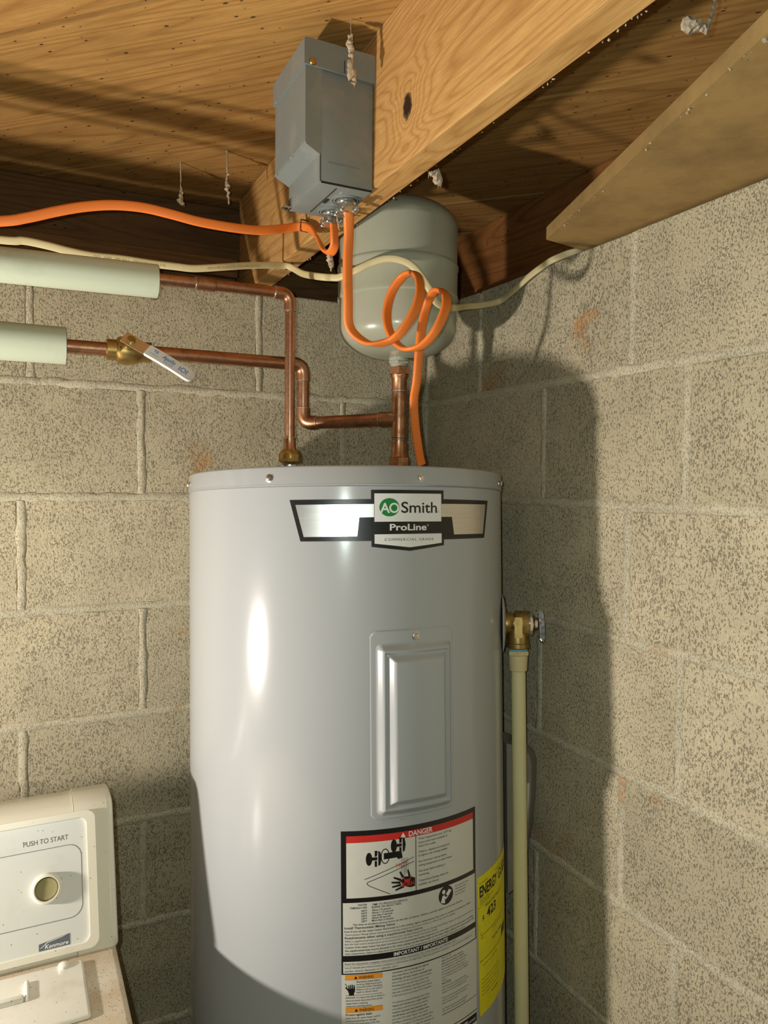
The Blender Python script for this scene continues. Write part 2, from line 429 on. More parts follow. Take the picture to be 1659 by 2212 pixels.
for k in range(-8, 2):
    z0 = max(k*BW, -Z0+0.001); z1 = (k+1)*BW
    if k == 1: z1 += 0.0055
    H = z1-z0-J; zc = Z0+(z0+z1)/2
    if H < 0.03: continue
    # left wall, courses alternate
    if k % 2 == 0: xs = [0, -0.2032, -0.6096]
    else: xs = [0, -0.385 if k == 1 else -0.4064, -0.8128 if k != 1 else -0.795]
    while xs[-1] > -2.6: xs.append(xs[-1]-0.4064)
    _perp[0][k] = [x for x in xs[1:] if x > -2.4]
    for a, b in zip(xs, xs[1:]):
        jit = random.uniform(-.0015, .0015)
        lay_block(wl, 'block', ((a+b)/2, 0.025+random.uniform(-.0006, .0004), zc+jit), a-b-J, H, 0)
    ys = [0, -0.4064, -0.714] if k % 2 == 0 else [0, -0.2032, -0.6096]
    while ys[-1] > -2.6: ys.append(ys[-1]-0.4064)
    _perp[1][k] = [y for y in ys[1:] if y > -2.4]
    for a, b in zip(ys, ys[1:]):
        jit = random.uniform(-.0015, .0015)
        lay_block(wr, 'block', (0.025+random.uniform(-.0006, .0004), (a+b)/2, zc+jit), a-b-J, H, -PI/2)

# mortar: ragged strips struck slightly proud of the blocks
mr = random.Random(11)
def mortar(wall, p_, d, n, u, L, w):
    p_, d, n, u = Vector(p_), Vector(d), Vector(n), Vector(u); m = MB(); N = max(6, int(L/0.016)); k = 0
    wob = [0.0, 0.0]
    for i in range(N+1):
        q = p_+d*(L*i/N); h = mr.uniform(0.0008, 0.0022)
        a = w/2+mr.uniform(-.0022, .0030); b = w/2+mr.uniform(-.0022, .0030)
        m.v += [q+u*a-n*0.0012, q+u*(a-0.0016)+n*h*0.8, q+u*mr.uniform(-.002, .002)+n*h, q-u*(b-0.0016)+n*h*0.8, q-u*b-n*0.0012]
    for i in range(N):
        for j in range(4): m.f.append((i*5+j, i*5+j+1, i*5+j+6, i*5+j+5))
    m.build('mortar_joint', M_MORTAR, wall, True, 70)
for k in range(-7, 3):
    z = Z0+k*BW
    if k < 2:
        mortar(wl, (0, 0, z), (-1, 0, 0), (0, -1, 0), (0, 0, 1), 2.4, J+0.002)
        mortar(wr, (0, 0, z), (0, -1, 0), (-1, 0, 0), (0, 0, 1), 2.4, J+0.002)
    for x in _perp[0].get(k-1, ()): mortar(wl, (x, 0, z-BW+J/2), (0, 0, 1), (0, -1, 0), (1, 0, 0), BW-J, J+0.001)
    for y in _perp[1].get(k-1, ()): mortar(wr, (0, y, z-BW+J/2), (0, 0, 1), (-1, 0, 0), (0, 1, 0), BW-J, J+0.001)

# ------------------------------------------------------------------ ceiling: diagonal subfloor planks
ZC = 0.625
ce = MB().box((XL, YF, Z0+ZC+0.022), (0.25, 0.25, Z0+ZC+0.06)).build('ceiling', M_RIM, kind='structure', label='underside of the floor above with diagonal pine planks')
def clip(poly, ax, lim, keep_less):
    out = []
    for i in range(len(poly)):
        a, b = poly[i], poly[(i+1) % len(poly)]
        ia = (a[ax] <= lim) == keep_less; ib = (b[ax] <= lim) == keep_less
        if ia: out.append(a)
        if ia != ib:
            t = (lim-a[ax])/(b[ax]-a[ax]); out.append(tuple(a[j]+(b[j]-a[j])*t for j in range(2)))
    return out
seams = [-0.8675-0.272*0.98*i for i in range(22, 0, -1)]
seams = [s if abs(s+1.134) > 0.05 else -1.133 for s in seams]+[-0.8675, -0.5885, -0.316, -0.044, 0.228, 0.5]
d1 = Vector((-1, 1, 0))/math.sqrt(2); d2 = Vector((1, 1, 0))/math.sqrt(2)
for c0, c1 in zip(seams, seams[1:]):
    g = 0.0036
    q0, q1 = c0+g*1.414, c1-g*1.414*0.2
    poly = [(q0/2-6, q0/2+6), (q0/2+6, q0/2-6), (q1/2+6, q1/2-6), (q1/2-6, q1/2+6)]
    for ax, lim, less in ((0, 0.24, True), (0, XL, False), (1, 0.24, True), (1, YF, False)):
        poly = clip(poly, ax, lim, less) if poly else poly
    if len(poly) < 3: continue
    cm = Vector((sum(a[0] for a in poly)/len(poly), sum(a[1] for a in poly)/len(poly), Z0+ZC))
    dz = random.uniform(-0.003, 0.003)
    loc = [Vector((Vector((a[0]-cm.x, a[1]-cm.y, 0)).dot(d1), Vector((a[0]-cm.x, a[1]-cm.y, 0)).dot(d2), dz)) for a in poly]
    me = MB().prism(loc, (0, 0, 0.0215-dz)).mesh('plank', M_PLANK)
    o = bpy.data.objects.new('plank', me); COL.objects.link(o); o.parent = ce
    o.location = cm-Vector(ce.location)
    # local x -> d1, local y -> d2 (mirrored pair keeps z up)
    o.rotation_euler = (0, 0, math.atan2(d1.y, d1.x))
    for v in me.vertices: v.co.y = -v.co.y
    me.flip_normals()

# ------------------------------------------------------------------ framing timber
def timber(name, a, b, mat, label, cat, bev=0.002, group=None):
    o = MB().box(W(*a), W(*b), bev, 1).build(name, mat, origin=None)
    return tag(o, label, cat, group)
JB = 0.423
mj = MB().box(W(-0.390, YF, JB), W(-0.352, 0.125, ZC-0.002), 0.002, 1)
tag(mj.build('floor_joist', M_JOIST, origin=(0, 0, 0)), 'honey pine floor joist with dark knot carrying the grey electrical box', 'joist')
timber('floor_joist', (-1.07, YF, JB), (-1.032, 0.125, ZC-0.002), M_RIMY, 'pine floor joist left of the joist that carries the grey box', 'joist')
timber('rim_joist', (XL, 0.185, 0.407), (0.15, 0.22, ZC-0.001), M_RIM, 'dark rim joist board standing on the wall behind the pipes', 'joist')
timber('rim_joist', (0.155, YF, 0.407), (0.195, 0.22, ZC-0.001), M_RIMY, 'reddish rim joist board on top of the right block wall', 'joist')
timber('sill_plate', (XL, 0.069, 0.445), (-0.408, 0.18, 0.482), M_RIM, 'upper dark sill plate board above the insulated pipe', 'sill plate')
timber('sill_plate', (XL, 0.074, 0.406), (-0.412, 0.18, 0.444), M_RIM, 'lower dark sill plate board lying on the left block wall', 'sill plate')
timber('sill_plate', (-0.342, 0.069, 0.407), (0.14, 0.18, 0.482), M_RIM, 'dark sill plate right of the joist behind the expansion tank', 'sill plate')
# loose diagonal board over the right wall
lb = [W(-0.082, -0.509, 0.408), W(-0.435, -1.53, 0.408), W(0.12, -1.53, 0.408), W(0.12, -0.488, 0.408), W(0.011, -0.492, 0.408)]
tag(MB().prism(lb, (0, 0, 0.019)).build('loose_board', M_LOOSE, origin=W(0, -0.9, 0.408)), 'dusty brown loose board with pointed end lying on the right wall', 'board')

# ------------------------------------------------------------------ water heater (leans slightly back towards the wall)
HB = 1.470; HR = 0.25; KS = 1.045        # drawn at 25 cm radius, scaled to 26 cm
HMAT = Matrix.Rotation(0.012, 3, 'Y') @ Matrix.Rotation(-0.058, 3, 'X')
HTOP = W(-0.3107, -0.2682, 0.0299)
HQ = HMAT.to_quaternion()
def H2W(q): return HMAT @ (Vector(q)*KS) + HTOP            # heater frame, z=0 near the rim, to world
HBASE = H2W((0, 0, -HB))
heater = empty('water_heater', HBASE, 'tall grey electric water heater with brand badge and warning labels', 'water heater', rot=HQ)
def cyl(s, z, off=0.0):
    a = s/HR; r = HR+off
    return Vector((r*math.sin(a), -r*math.cos(a), z+HB))
def ply(off): return 0.0003+(off-0.0004)*0.25       # printed layers lie tight on the paper
def curved(poly, off, step=0.006):
    bm = bmesh.new(); vs = [bm.verts.new((x, z, 0)) for x, z in poly]; f = bm.faces.new(vs)
    bmesh.ops.triangulate(bm, faces=[f])
    x0 = min(x for x, _ in poly); x1 = max(x for x, _ in poly); x = x0+step
    while x < x1-1e-5:
        bmesh.ops.bisect_plane(bm, geom=bm.verts[:]+bm.edges[:]+bm.faces[:], plane_co=(x, 0, 0), plane_no=(1, 0, 0)); x += step
    mb = MB().frombm(bm)
    return mb.map(lambda q: cyl(q.x, q.y, ply(off)))
def multi(polys, off):
    m = MB()
    for pl in polys:
        c = curved(pl, off); m.add(c.v, c.f)
    m.weld = True
    return m
def rect(x0, z0, x1, z1): return [(x0, z0), (x1, z0), (x1, z1), (x0, z1)]
def ell(cx, cz, rx, rz, n=24, a0=0.0): return [(cx+rx*math.cos(a0+2*PI*i/n), cz+rz*math.sin(a0+2*PI*i/n)) for i in range(n)]

# jacket
MB().lathe([(HR-0.004, 0.0), (HR, 0.006), (HR, 0.012), (HR, HB-0.30), (HR, HB-0.0185), (HR-0.0015, HB-0.017), (HR-0.0015, HB-0.012)], (0, 0, 0), (0, 0, 1), 160).build('jacket', M_HEATER, heater, True, 25)
cap = MB().lathe([(HR+0.0006, HB-0.0172), (HR+0.0024, HB-0.0160), (HR+0.0012, HB-0.0135), (HR+0.0010, HB+0.0065), (HR-0.0008, HB+0.0092), (HR-0.006, HB+0.0098), (HR-0.012, HB+0.007), (0.001, HB+0.008)], (0, 0, 0), (0, 0, 1), 160).build('top_cap', M_HEATER, heater, True, 50)
def screw_at(ang, z, parent, r=0.0042, off=0.001):
    a = math.radians(ang); d = Vector((math.sin(a), -math.cos(a), 0)); o = d*(HR+off)+Vector((0, 0, z+HB))
    m = MB().lathe([(r*1.3, 0), (r*1.3, 0.0007), (r*0.98, 0.001)], o, d, 20); m.lathe([(r, 0.0008), (r, 0.003), (r*0.75, 0.0042), (0.0002, 0.0045)], o, d, 6)
    return m.build('screw', M_ZINC, parent, True, 30)
for an in (-95.0, -47.6, -0.15, 46.5, 94, 142, 190, 237): screw_at(an, -0.0065, cap)

# embossed access panel
def panel():
    a0, a1, z0, z1 = -0.0735, 0.0500, -0.454, -0.2088
    e0, e1, w0, w1 = -0.0660, 0.0470, -0.4505, -0.2250
    nx, nz = 130, 240
    def sd(x, z, A, B, C, D, r):
        cx, cz = (A+B)/2, (C+D)/2; qx = abs(x-cx)-((B-A)/2-r); qz = abs(z-cz)-((D-C)/2-r)
        return -(math.hypot(max(qx, 0), max(qz, 0))+min(max(qx, qz), 0)-r)
    def sm(a, b, t):
        t = max(0, min(1, (t-a)/(b-a))); return t*t*(3-2*t)
    def prof(d):
        return 0.0085*sm(0.0, 0.011, d) - 0.0026*sm(0.0108, 0.0132, d) + 0.0095*sm(0.0138, 0.0245, d)
    vs = []; fs = []; idx = {}
    for i in range(nx+1):
        for j in range(nz+1):
            x = a0+(a1-a0)*i/nx; z = z0+(z1-z0)*j/nz
            dd = sd(x, z, a0, a1, z0, z1, 0.010)
            if dd < -0.0009: continue
            h = 0.0014*sm(-0.0006, 0.0006, dd)+prof(sd(x, z, e0, e1, w0, w1, 0.009))
            idx[i, j] = len(vs); vs.append(cyl(x, z, h))
    for i in range(nx):
        for j in range(nz):
            q = [(i, j), (i+1, j), (i+1, j+1), (i, j+1)]
            if all(k in idx for k in q): fs.append(tuple(idx[k] for k in q))
    return MB().add(vs, fs).build('access_panel', M_HEATER, heater, True, 80)
ap = panel()
screw_at(-2.3, -0.2175, ap, 0.0046, 0.0015)
MB().box((-0.06, 0, 0), (-0.035, 0.001, 0.002)).map(lambda q: cyl(q.x, q.z-0.4575, 0.0012+q.y)).build('panel_tab', M_HEATER, ap)

# brand badge
brand = curved([(-0.1788, -0.0358), (-0.0704, -0.0354), (-0.0704, -0.0232), (0.0369, -0.0228), (0.0369, -0.0348), (0.1406, -0.0350), (0.1276, -0.0891), (0.0371, -0.0898), (0.0371, -0.0976), (-0.0171, -0.1042), (-0.0702, -0.0982), (-0.0702, -0.0904), (-0.164, -0.0905)], 0.0004).build('brand_badge', M_BLACK, heater, True, 80, label='black bordered silver and white brand badge')
multi([[(-0.1707, -0.0424), (-0.1594, -0.0847), (-0.0889, -0.0842), (-0.0860, -0.0593), (-0.0860, -0.0420)], [(-0.0860, -0.0593), (-0.0666, -0.0591), (-0.0666, -0.0418), (-0.0860, -0.0420)]], 0.0007).build('silver_panel', M_SILVER, brand, True, 80)
multi([[(0.0518, -0.0411), (0.0518, -0.0589), (0.0558, -0.0832), (0.1233, -0.0829), (0.1326, -0.0407)], [(0.0330, -0.0412), (0.0329, -0.0589), (0.0518, -0.0589), (0.0518, -0.0411)]], 0.0007).build('silver_panel', M_SILVER, brand, True, 80)
curved([(-0.0660, -0.0279), (0.0328, -0.0276), (0.0326, -0.0651), (-0.0661, -0.0652)], 0.0007).build('white_panel', M_WHITE, brand, True, 80)
curved([(-0.0660, -0.0818), (0.0329, -0.0814), (0.0330, -0.0942), (-0.0171, -0.0994), (-0.0661, -0.0939)], 0.0007).build('white_panel', M_WHITE, brand, True, 80)
curved(ell(-0.0457, -0.0462, 0.0138, 0.0121, 40), 0.0010).build('green_emblem', M_GREEN, brand, True, 80)
def lett(mat, parent, items, off, mapper=None):
    fn = mapper or (lambda x, y: cyl(x, y, ply(off))); m = MB()
    for it in items:
        body, x, y, size = it[:4]; put_text(m, fn, body, x, y, size, **(it[4] if len(it) > 4 else {}))
        if len(items) <= 8: m.build('lettering', mat, parent); m = MB()
    if m.v: m.build('lettering', mat, parent, kind='stuff')
lett(M_WHITE, brand, [('A', -0.0585, -0.0532, 0.0128, dict(bold=0.02, width=0.0135)), ('O', -0.0460, -0.0532, 0.0128, dict(bold=0.02, width=0.0137))], 0.0013)
lett(M_WHITE, brand, [('ProLine', -0.0453, -0.0766, 0.0084, dict(bold=0.022, width=0.0535)), ('®', 0.0090, -0.0715, 0.0026)], 0.0008)
lett(M_BLACK, brand, [('Smith', -0.0292, -0.0533, 0.0145, dict(bold=0.012, width=0.0545)), ('®', 0.0260, -0.0533, 0.0022),
     ('COMMERCIAL GRADE', -0.0527, -0.0905, 0.0034, dict(bold=0.0, spacing=1.25, width=0.0720))], 0.0010)

# danger / warning label; u in 0..1 across, v metres below the top
DW = math.radians(47.8)*HR; DX = math.radians(-25.8)*HR; DZ = -0.467
def D(u, v): return (DX+u*DW, DZ-v)
def Dm(off): return lambda x, y: cyl(x, y, off)
DH = 0.315
danger = curved([D(0, 0), D(1, 0), D(1, DH), D(0, DH)], 0.0004).build('warning_label', M_PAPER, heater, True, 80, label='black and white safety label with red danger band')
def drect(u0, v0, u1, v1): return [D(u0, v0), D(u1, v0), D(u1, v1), D(u0, v1)]
B_ = []
B_ += [drect(0, 0, 1, 0.0066), drect(0, 0.0066, 0.033, 0.0925), drect(0.973, 0.0066, 1, 0.0925), drect(0.033, 0.0866, 0.973, 0.0925)]
B_ += [drect(0.482, 0.0155, 0.487, 0.0866)]
B_ += [drect(0, 0.0925, 0.010, 0.1845), drect(0.990, 0.0925, 1.0, 0.1845), drect(0.010, 0.1603, 0.990, 0.1680), drect(0.010, 0.1830, 0.990, 0.1845)]
B_ += [drect(0.010, 0.1730, 0.990, 0.1733)]
B_ += [drect(0.31, 0.282, 1.0, 0.2832), drect(0.025, 0.211, 0.255, 0.2115), drect(0.67, 0.262, 1.0, 0.2628)]
multi(B_, 0.0006).build('black_border', M_BLACK, danger, True, 80)
multi([drect(0.033, 0.0066, 0.973, 0.0155)], 0.0006).build('red_band', M_RED, danger, True, 80)
for u0, v0, u1, v1 in ((0.022, 0.1855, 0.255, 0.1912), (0.024, 0.2272, 0.256, 0.2330)):
    multi([drect(u0, v0, u1, v1)], 0.0008).build('orange_band', M_ORPR, danger, True, 80)
    multi([drect(u0, v0-0.0003, u1, v1+0.0003)], 0.0006).build('orange_band_outline', M_BLACK, danger, True, 80)
# rounded certification mark
multi([drect(0.815, 0.2865, 0.998, 0.2985)], 0.0006).build('certification_mark', M_BLACK, danger, True, 80)
# picture of taps, hand and tub
def du(u, v): return D(u, v)
def seg(u0, v0, u1, v1, w=0.0004):
    a, b = Vector(D(u0, v0)), Vector(D(u1, v1)); n = (b-a).normalized(); n = Vector((-n.y, n.x))*w
    return [tuple(a+n), tuple(b+n), tuple(b-n), tuple(a-n)]
pic = []
for (cu_, cv_) in ((0.175, 0.0375), (0.335, 0.0235)):
    x, z = D(cu_, cv_)
    pic.append(ell(x, z, 0.0042, 0.0085, 20))
    pic.append([(x+0.004, z+0.002), (x+0.011, z+0.002), (x+0.011, z-0.002), (x+0.004, z-0.002)])
    pic.append([(x+0.0075, z+0.0105), (x+0.0115, z+0.010), (x+0.0105, z+0.003), (x+0.0075, z+0.0025)])
    pic.append([(x+0.0075, z-0.0105), (x+0.0105, z-0.0105), (x+0.0105, z-0.003), (x+0.0075, z-0.0025)])
    pic.append([(x+0.0122, z+0.0095), (x+0.0150, z+0.0085), (x+0.0165, z), (x+0.0150, z-0.0085), (x+0.0122, z-0.0095)])
x, z = D(0.288, 0.0355)
ring = [ell(x-0.002, z, 0.0060, 0.0100, 28)]
pic.append([(x-0.004, z+0.004), (x+0.016, z+0.0045), (x+0.0205, z+0.0025), (x+0.0220, z-0.005), (x+0.0155, z-0.006), (x+0.014, z-0.0035), (x-0.004, z-0.004)])
for a in ((0.146, 0.0633, 0.47, 0.042), (0.168, 0.067, 0.45, 0.0488), (0.45, 0.0488, 0.472, 0.048), (0.168, 0.067, 0.160, 0.0690), (0.160, 0.0690, 0.176, 0.0720), (0.176, 0.0720, 0.31, 0.0854)):
    pic.append(seg(*a))
hx, hz = D(0.425, 0.0705)
pic.append([(hx-0.010, hz), (hx-0.004, hz+0.005), (hx+0.004, hz+0.004), (hx+0.011, hz+0.001), (hx+0.011, hz-0.010), (hx+0.004, hz-0.0105), (hx-0.006, hz-0.007)])
for (dx, dz, ln, an) in ((-0.009, 0.001, 0.011, 155), (-0.010, -0.002, 0.012, 172), (-0.009, -0.005, 0.012, 186), (-0.005, -0.0075, 0.012, 196), (-0.006, 0.004, 0.009, 120), (0.003, 0.004, 0.009, 105)):
    a = math.radians(an); e = Vector((math.cos(a), math.sin(a))); n = Vector((-e.y, e.x))*0.0015; q = Vector((hx+dx, hz+dz))
    pic.append([tuple(q+n*1.1), tuple(q+e*ln+n*0.7), tuple(q+e*(ln+0.001)), tuple(q+e*ln-n*0.7), tuple(q-n*1.1)])
multi(ring, 0.0006).build('pictogram', M_BLACK, danger, True, 80)
multi([ell(x-0.002, z, 0.0047, 0.0087, 28)], 0.0007).build('pictogram_gap', M_PAPER, danger, True, 80)
multi(pic, 0.0008).build('pictogram', M_BLACK, danger, True, 80)
wat = []
for i in range(9):
    u = 0.385+0.0055*i; wat.append(seg(u, 0.0415, u+random.uniform(-.006, .006), 0.064+random.uniform(-.004, .004), 0.00018))
multi(wat, 0.0007).build('water_lines', M_GREYINK, danger, True, 80)
multi([[(hx-0.0075, hz+0.0055), (hx-0.003, hz+0.001), (hx+0.003, hz+0.001), (hx+0.006, hz+0.0055), (hx+0.003, hz-0.0025), (hx-0.003, hz-0.0035)]], 0.0009).build('burn_patch', M_RED, danger, True, 80)
cx_, cz_ = D(0.712, 0.1045)
multi([ell(cx_, cz_, 0.0126, 0.0126, 36)], 0.0006).build('manual_symbol', M_BLACK, danger, True, 80)
multi([ell(cx_-0.004, cz_+0.005, 0.0027, 0.0029, 18),
       [(cx_-0.009, cz_-0.0085), (cx_-0.0065, cz_-0.0005), (cx_-0.003, cz_+0.001), (cx_-0.0005, cz_-0.003), (cx_+0.003, cz_-0.001), (cx_+0.0035, cz_-0.0025), (cx_-0.0002, cz_-0.0055), (cx_-0.002, cz_-0.0045), (cx_-0.002, cz_-0.0105)],
       [(cx_-0.0005, cz_+0.001), (cx_+0.004, cz_-0.002), (cx_+0.0095, cz_+0.004), (cx_+0.005, cz_+0.007)]], 0.0008).build('manual_symbol', M_WHITE, danger, True, 80)
def tri(u, v, h):
    x, z = D(u, v); return [(x-h*0.58, z), (x+h*0.58, z), (x, z+h)]
multi([tri(0.397, 0.0143, 0.0066)], 0.0008).build('alert_triangle', M_WHITE, danger, True, 80)
for tr in (tri(0.088, 0.1903, 0.0038), tri(0.090, 0.2321, 0.0038)):
    multi([tr], 0.0010).build('alert_triangle', M_BLACK, danger, True, 80)
def T(body, u, v, size, bold=0.0, ue=None, **kw):
    x, z = D(u, v); d = dict(bold=bold, **kw)
    if ue: d['width'] = (ue-u)*DW
    return (body, x, z, size, d)
lett(M_WHITE, danger, [T('DANGER', 0.436, 0.0141, 0.0066, 0.02, 0.608), T('IMPORTANT / IMPORTANTE', 0.33, 0.1665, 0.0048, 0.02, 0.723), T('AHRI', 0.835, 0.2955, 0.0060, 0.03, 0.90), T('CERTIFIED', 0.908, 0.2955, 0.0035, 0.0, 0.985)], 0.0009)
lett(M_RED, danger, [T('BURN', 0.388, 0.0782, 0.0050, 0.025, 0.470)], 0.0011)
lett(M_RED, danger, [T('HOT', 0.351, 0.0520, 0.0052, 0.0, 0.428)], 0.0010)
s1 = 0.0028; lines = []
for v, b in ((0.0208, 'Water temperature over 125°F can'), (0.0258, 'cause severe burns instantly or'), (0.0306, 'death from scalds.'), (0.0382, 'Children, disabled and elderly are'), (0.0430, 'at highest risk of being scalded.'), (0.0508, 'See instruction manual before'), (0.0560, 'setting temperature at water heater.'), (0.0636, 'Feel water before bathing or'), (0.0686, 'showering.'), (0.0762, 'Temperature limiting valves are'), (0.0812, 'available, see manual.')):
    lines.append(T(b, 0.503, v, s1, 0.008, xs=0.93))
for v, b in ((0.0984, 'See manual for more'), (0.1022, 'information about'), (0.1062, 'preventing burns'), (0.1102, 'from hot water')):
    lines.append(T(b, 0.790, v, 0.0023, 0.0, xs=0.95))
lines += [T('WATER', 0.16, 0.0968, 0.0024, 0.008, align='RIGHT'), T('TEMPERATURE', 0.16, 0.1005, 0.0024, 0.008, align='RIGHT'), T('TIME TO PRODUCE SERIOUS', 0.191, 0.0976, 0.0026, 0.008, 0.423), T('BURNS ON ADULT SKIN', 0.191, 0.1010, 0.0026, 0.008, 0.380)]
for i, (a, b) in enumerate((('160°F', 'About 1/2 second'), ('150°F', 'About 1 1/2 seconds'), ('140°F', 'Less than 5 seconds'), ('130°F', 'About 30 seconds'), ('120°F', 'More than 5 minutes'))):
    v = 0.1046+0.00335*i
    lines += [T(a, 0.16, v, 0.0024, 0.014, align='RIGHT'), T(b, 0.191, v, 0.0024, 0.014)]
lines += [T('The time to produce serious burns on the skin of infants, children, and the elderly can be even shorter.', 0.071, 0.1218, 0.0023, 0.012, 0.858),
  T('Install Thermostatic Mixing Valves', 0.020, 0.1262, 0.0030, 0.014, 0.339),
  T('Even if you set the water heater thermostat to a low setting, higher temperatures may occur in certain circumstances. Install', 0.020, 0.1304, 0.0023, 0.012, 0.935),
  T('Thermostatic Mixing Valves (temperature limiting valves) at each point-of-use to reduce the risk of scalding.', 0.020, 0.1345, 0.0023, 0.0, 0.790),
  T('Requirements when using a supplemental heat source', 0.021, 0.1388, 0.0030, 0.014, 0.528),
  T('When a supplemental heat source is connected to the Certified Household Electric Storage Tank Water Heater, provision must be made to', 0.021, 0.1429, 0.0023, 0.0, 0.965),
  T('limit the heat source temperature not to exceed that of the water heater thermostat setting.', 0.021, 0.1466, 0.0023, 0.0, 0.640),
  T('Caution: If the water heater has been retrofitted with supplemental heating equipment, you must adjust both the thermostat controlling', 0.021, 0.1508, 0.0023, 0.010, 0.965),
  T('the supplemental heat source (located in the water piping) and the thermostat on the water heater (behind the access panel) to the', 0.021, 0.1549, 0.0023, 0.014, 0.975),
  T('same temperature. Failure to adjust both thermostats to the same temperature can cause loss of proper temperature control.', 0.021, 0.1588, 0.0023, 0.004, 0.880),
  T('Read the manual for complete instructions and safety information. For a free manual, call 1-800-821-2017.', 0.021, 0.1719, 0.0024, 0.0, 0.80),
  T('Lea el manual para instrucciones completas e información de seguridad. Manuales gratuitos, etiquetas, e instrucciones en español en', 0.021, 0.1768, 0.0024, 0.0, 0.95),
  T('pueden obtener llamando al 1-800-821-2017.', 0.021, 0.1811, 0.0024, 0.0, 0.36),
  T('WARNING', 0.105, 0.1904, 0.0036, 0.016, 0.200), T('WARNING', 0.107, 0.2322, 0.0036, 0.016, 0.202)]
for i, b in enumerate(('Disconnect power before', 'servicing. Replacing all parts', 'and panels before operating.', 'Failure to do so can result in', 'death or electric shock.')):
    lines.append(T(b, 0.092, 0.1951+0.00335*i, 0.0023, 0.012 if i == 0 else 0.004, xs=0.9))
for i, b in enumerate(('DANGER: To reduce the risk of death or', 'electrical shock disconnect from power', 'supply before replacing', 'temperature-limiting device.')):
    lines.append(T(b, 0.025, 0.2152+0.0036*i, 0.0023, 0.004, xs=0.92))
lines.append(T('Protect against leaks', 0.025, 0.2372, 0.0029, 0.014))
for i, b in enumerate(('Leaks from the water heater itself or', 'connected plumbing can damage', 'property and could cause a fire risk.', 'Water heater must be located in an', 'area where leakage of the tank or')):
    lines.append(T(b, 0.025, 0.2412+0.0037*i, 0.0023, 0.004 if i < 3 else 0.012, xs=0.92))
for i, b in enumerate(('connections will not damage the adjacent', 'area, lower floors, the structure, or', 'furnishings. All water heaters eventually leak', 'due to the normal corrosive action of water.', 'Plumbing pipes may also leak. Leaks from', 'connected plumbing, including those from', 'improper installation, may cause early failure', 'of the tank due to corrosion if not repaired.', '', 'To minimize potential damage from leaks,', 'inspect and maintain your water heater in', 'accordance with the instruction manual,', 'install an automatic leak detection and', 'shutoff device, and install a suitable drain', 'pan under the water heater. Your local', 'building or plumbing codes may require some', 'or all of those items. The drain pan must be', 'at least two inches wider than the diameter of', 'the water heater and must be piped to an', 'adequate drain. Install the drain pan so the', 'water level would be limited to a maximum')):
    if b: lines.append(T(b, 0.318, 0.1890+0.0043*i, 0.0024, 0.012 if i in (0, 1, 2, 10, 12, 13) else 0.002, xs=0.93))
for i, b in enumerate(('depth of 1-3/4".', 'Inspect the water heater, drain pan,', 'pipes, and surrounding area regularly.', 'Immediately shut the water supply off and', 'have it inspected by a qualified person if', 'you find that the water heater, pipes, or', 'surrounding materials have been exposed to', 'water. If leaks are found, contact a qualified', 'person.')):
    lines.append(T(b, 0.672, 0.1878+0.0037*i, 0.0022, 0.012 if i in (1, 2) else 0.0, xs=0.88))
lines.append(T('NOTICE', 0.673, 0.2225, 0.0030, 0.012))
for i, b in enumerate(('The tank must be completely full of water', 'before connecting electrical power to prevent', 'damage to the tank and heating elements.', '', 'Open a hot water faucet and let the water run', 'until air is removed, at least three minutes', 'before turning on power.', '', 'See "Verify connections and completely fill', 'tank" section of the instruction manual.')):
    if b: lines.append(T(b, 0.674, 0.2268+0.0036*i, 0.0022, 0.0, xs=0.86))
lines.append(T('Performance Information', 0.42, 0.2865, 0.0028, 0.012))
lett(M_BLACK, danger, lines, 0.0009)
hand = []
hx2, hz2 = D(0.062, 0.2035)
hand.append([(hx2-0.0045, hz2-0.004), (hx2+0.004, hz2-0.004), (hx2+0.0045, hz2+0.001), (hx2-0.0045, hz2+0.001)])
for i in range(4): hand.append([(hx2-0.0043+0.0023*i, hz2+0.001), (hx2-0.0026+0.0023*i, hz2+0.001), (hx2-0.0028+0.0023*i, hz2+0.0065-0.0007*abs(i-1.5)), (hx2-0.0041+0.0023*i, hz2+0.0065-0.0007*abs(i-1.5))])
hand.append([(hx2-0.0045, hz2-0.002), (hx2-0.0085, hz2+0.0025), (hx2-0.0075, hz2+0.0035), (hx2-0.0045, hz2+0.001)])
hand.append([(hx2-0.0035, hz2-0.004), (hx2+0.003, hz2-0.004), (hx2+0.003, hz2-0.0075), (hx2-0.0035, hz2-0.0075)])
hand.append(seg(0.022, 0.196, 0.034, 0.199, 0.0004)); hand.append(seg(0.034, 0.199, 0.030, 0.2025, 0.0004)); hand.append(seg(0.030, 0.2025, 0.046, 0.2045, 0.0004))
multi(hand, 0.0008).build('pictogram', M_BLACK, danger, True, 80)

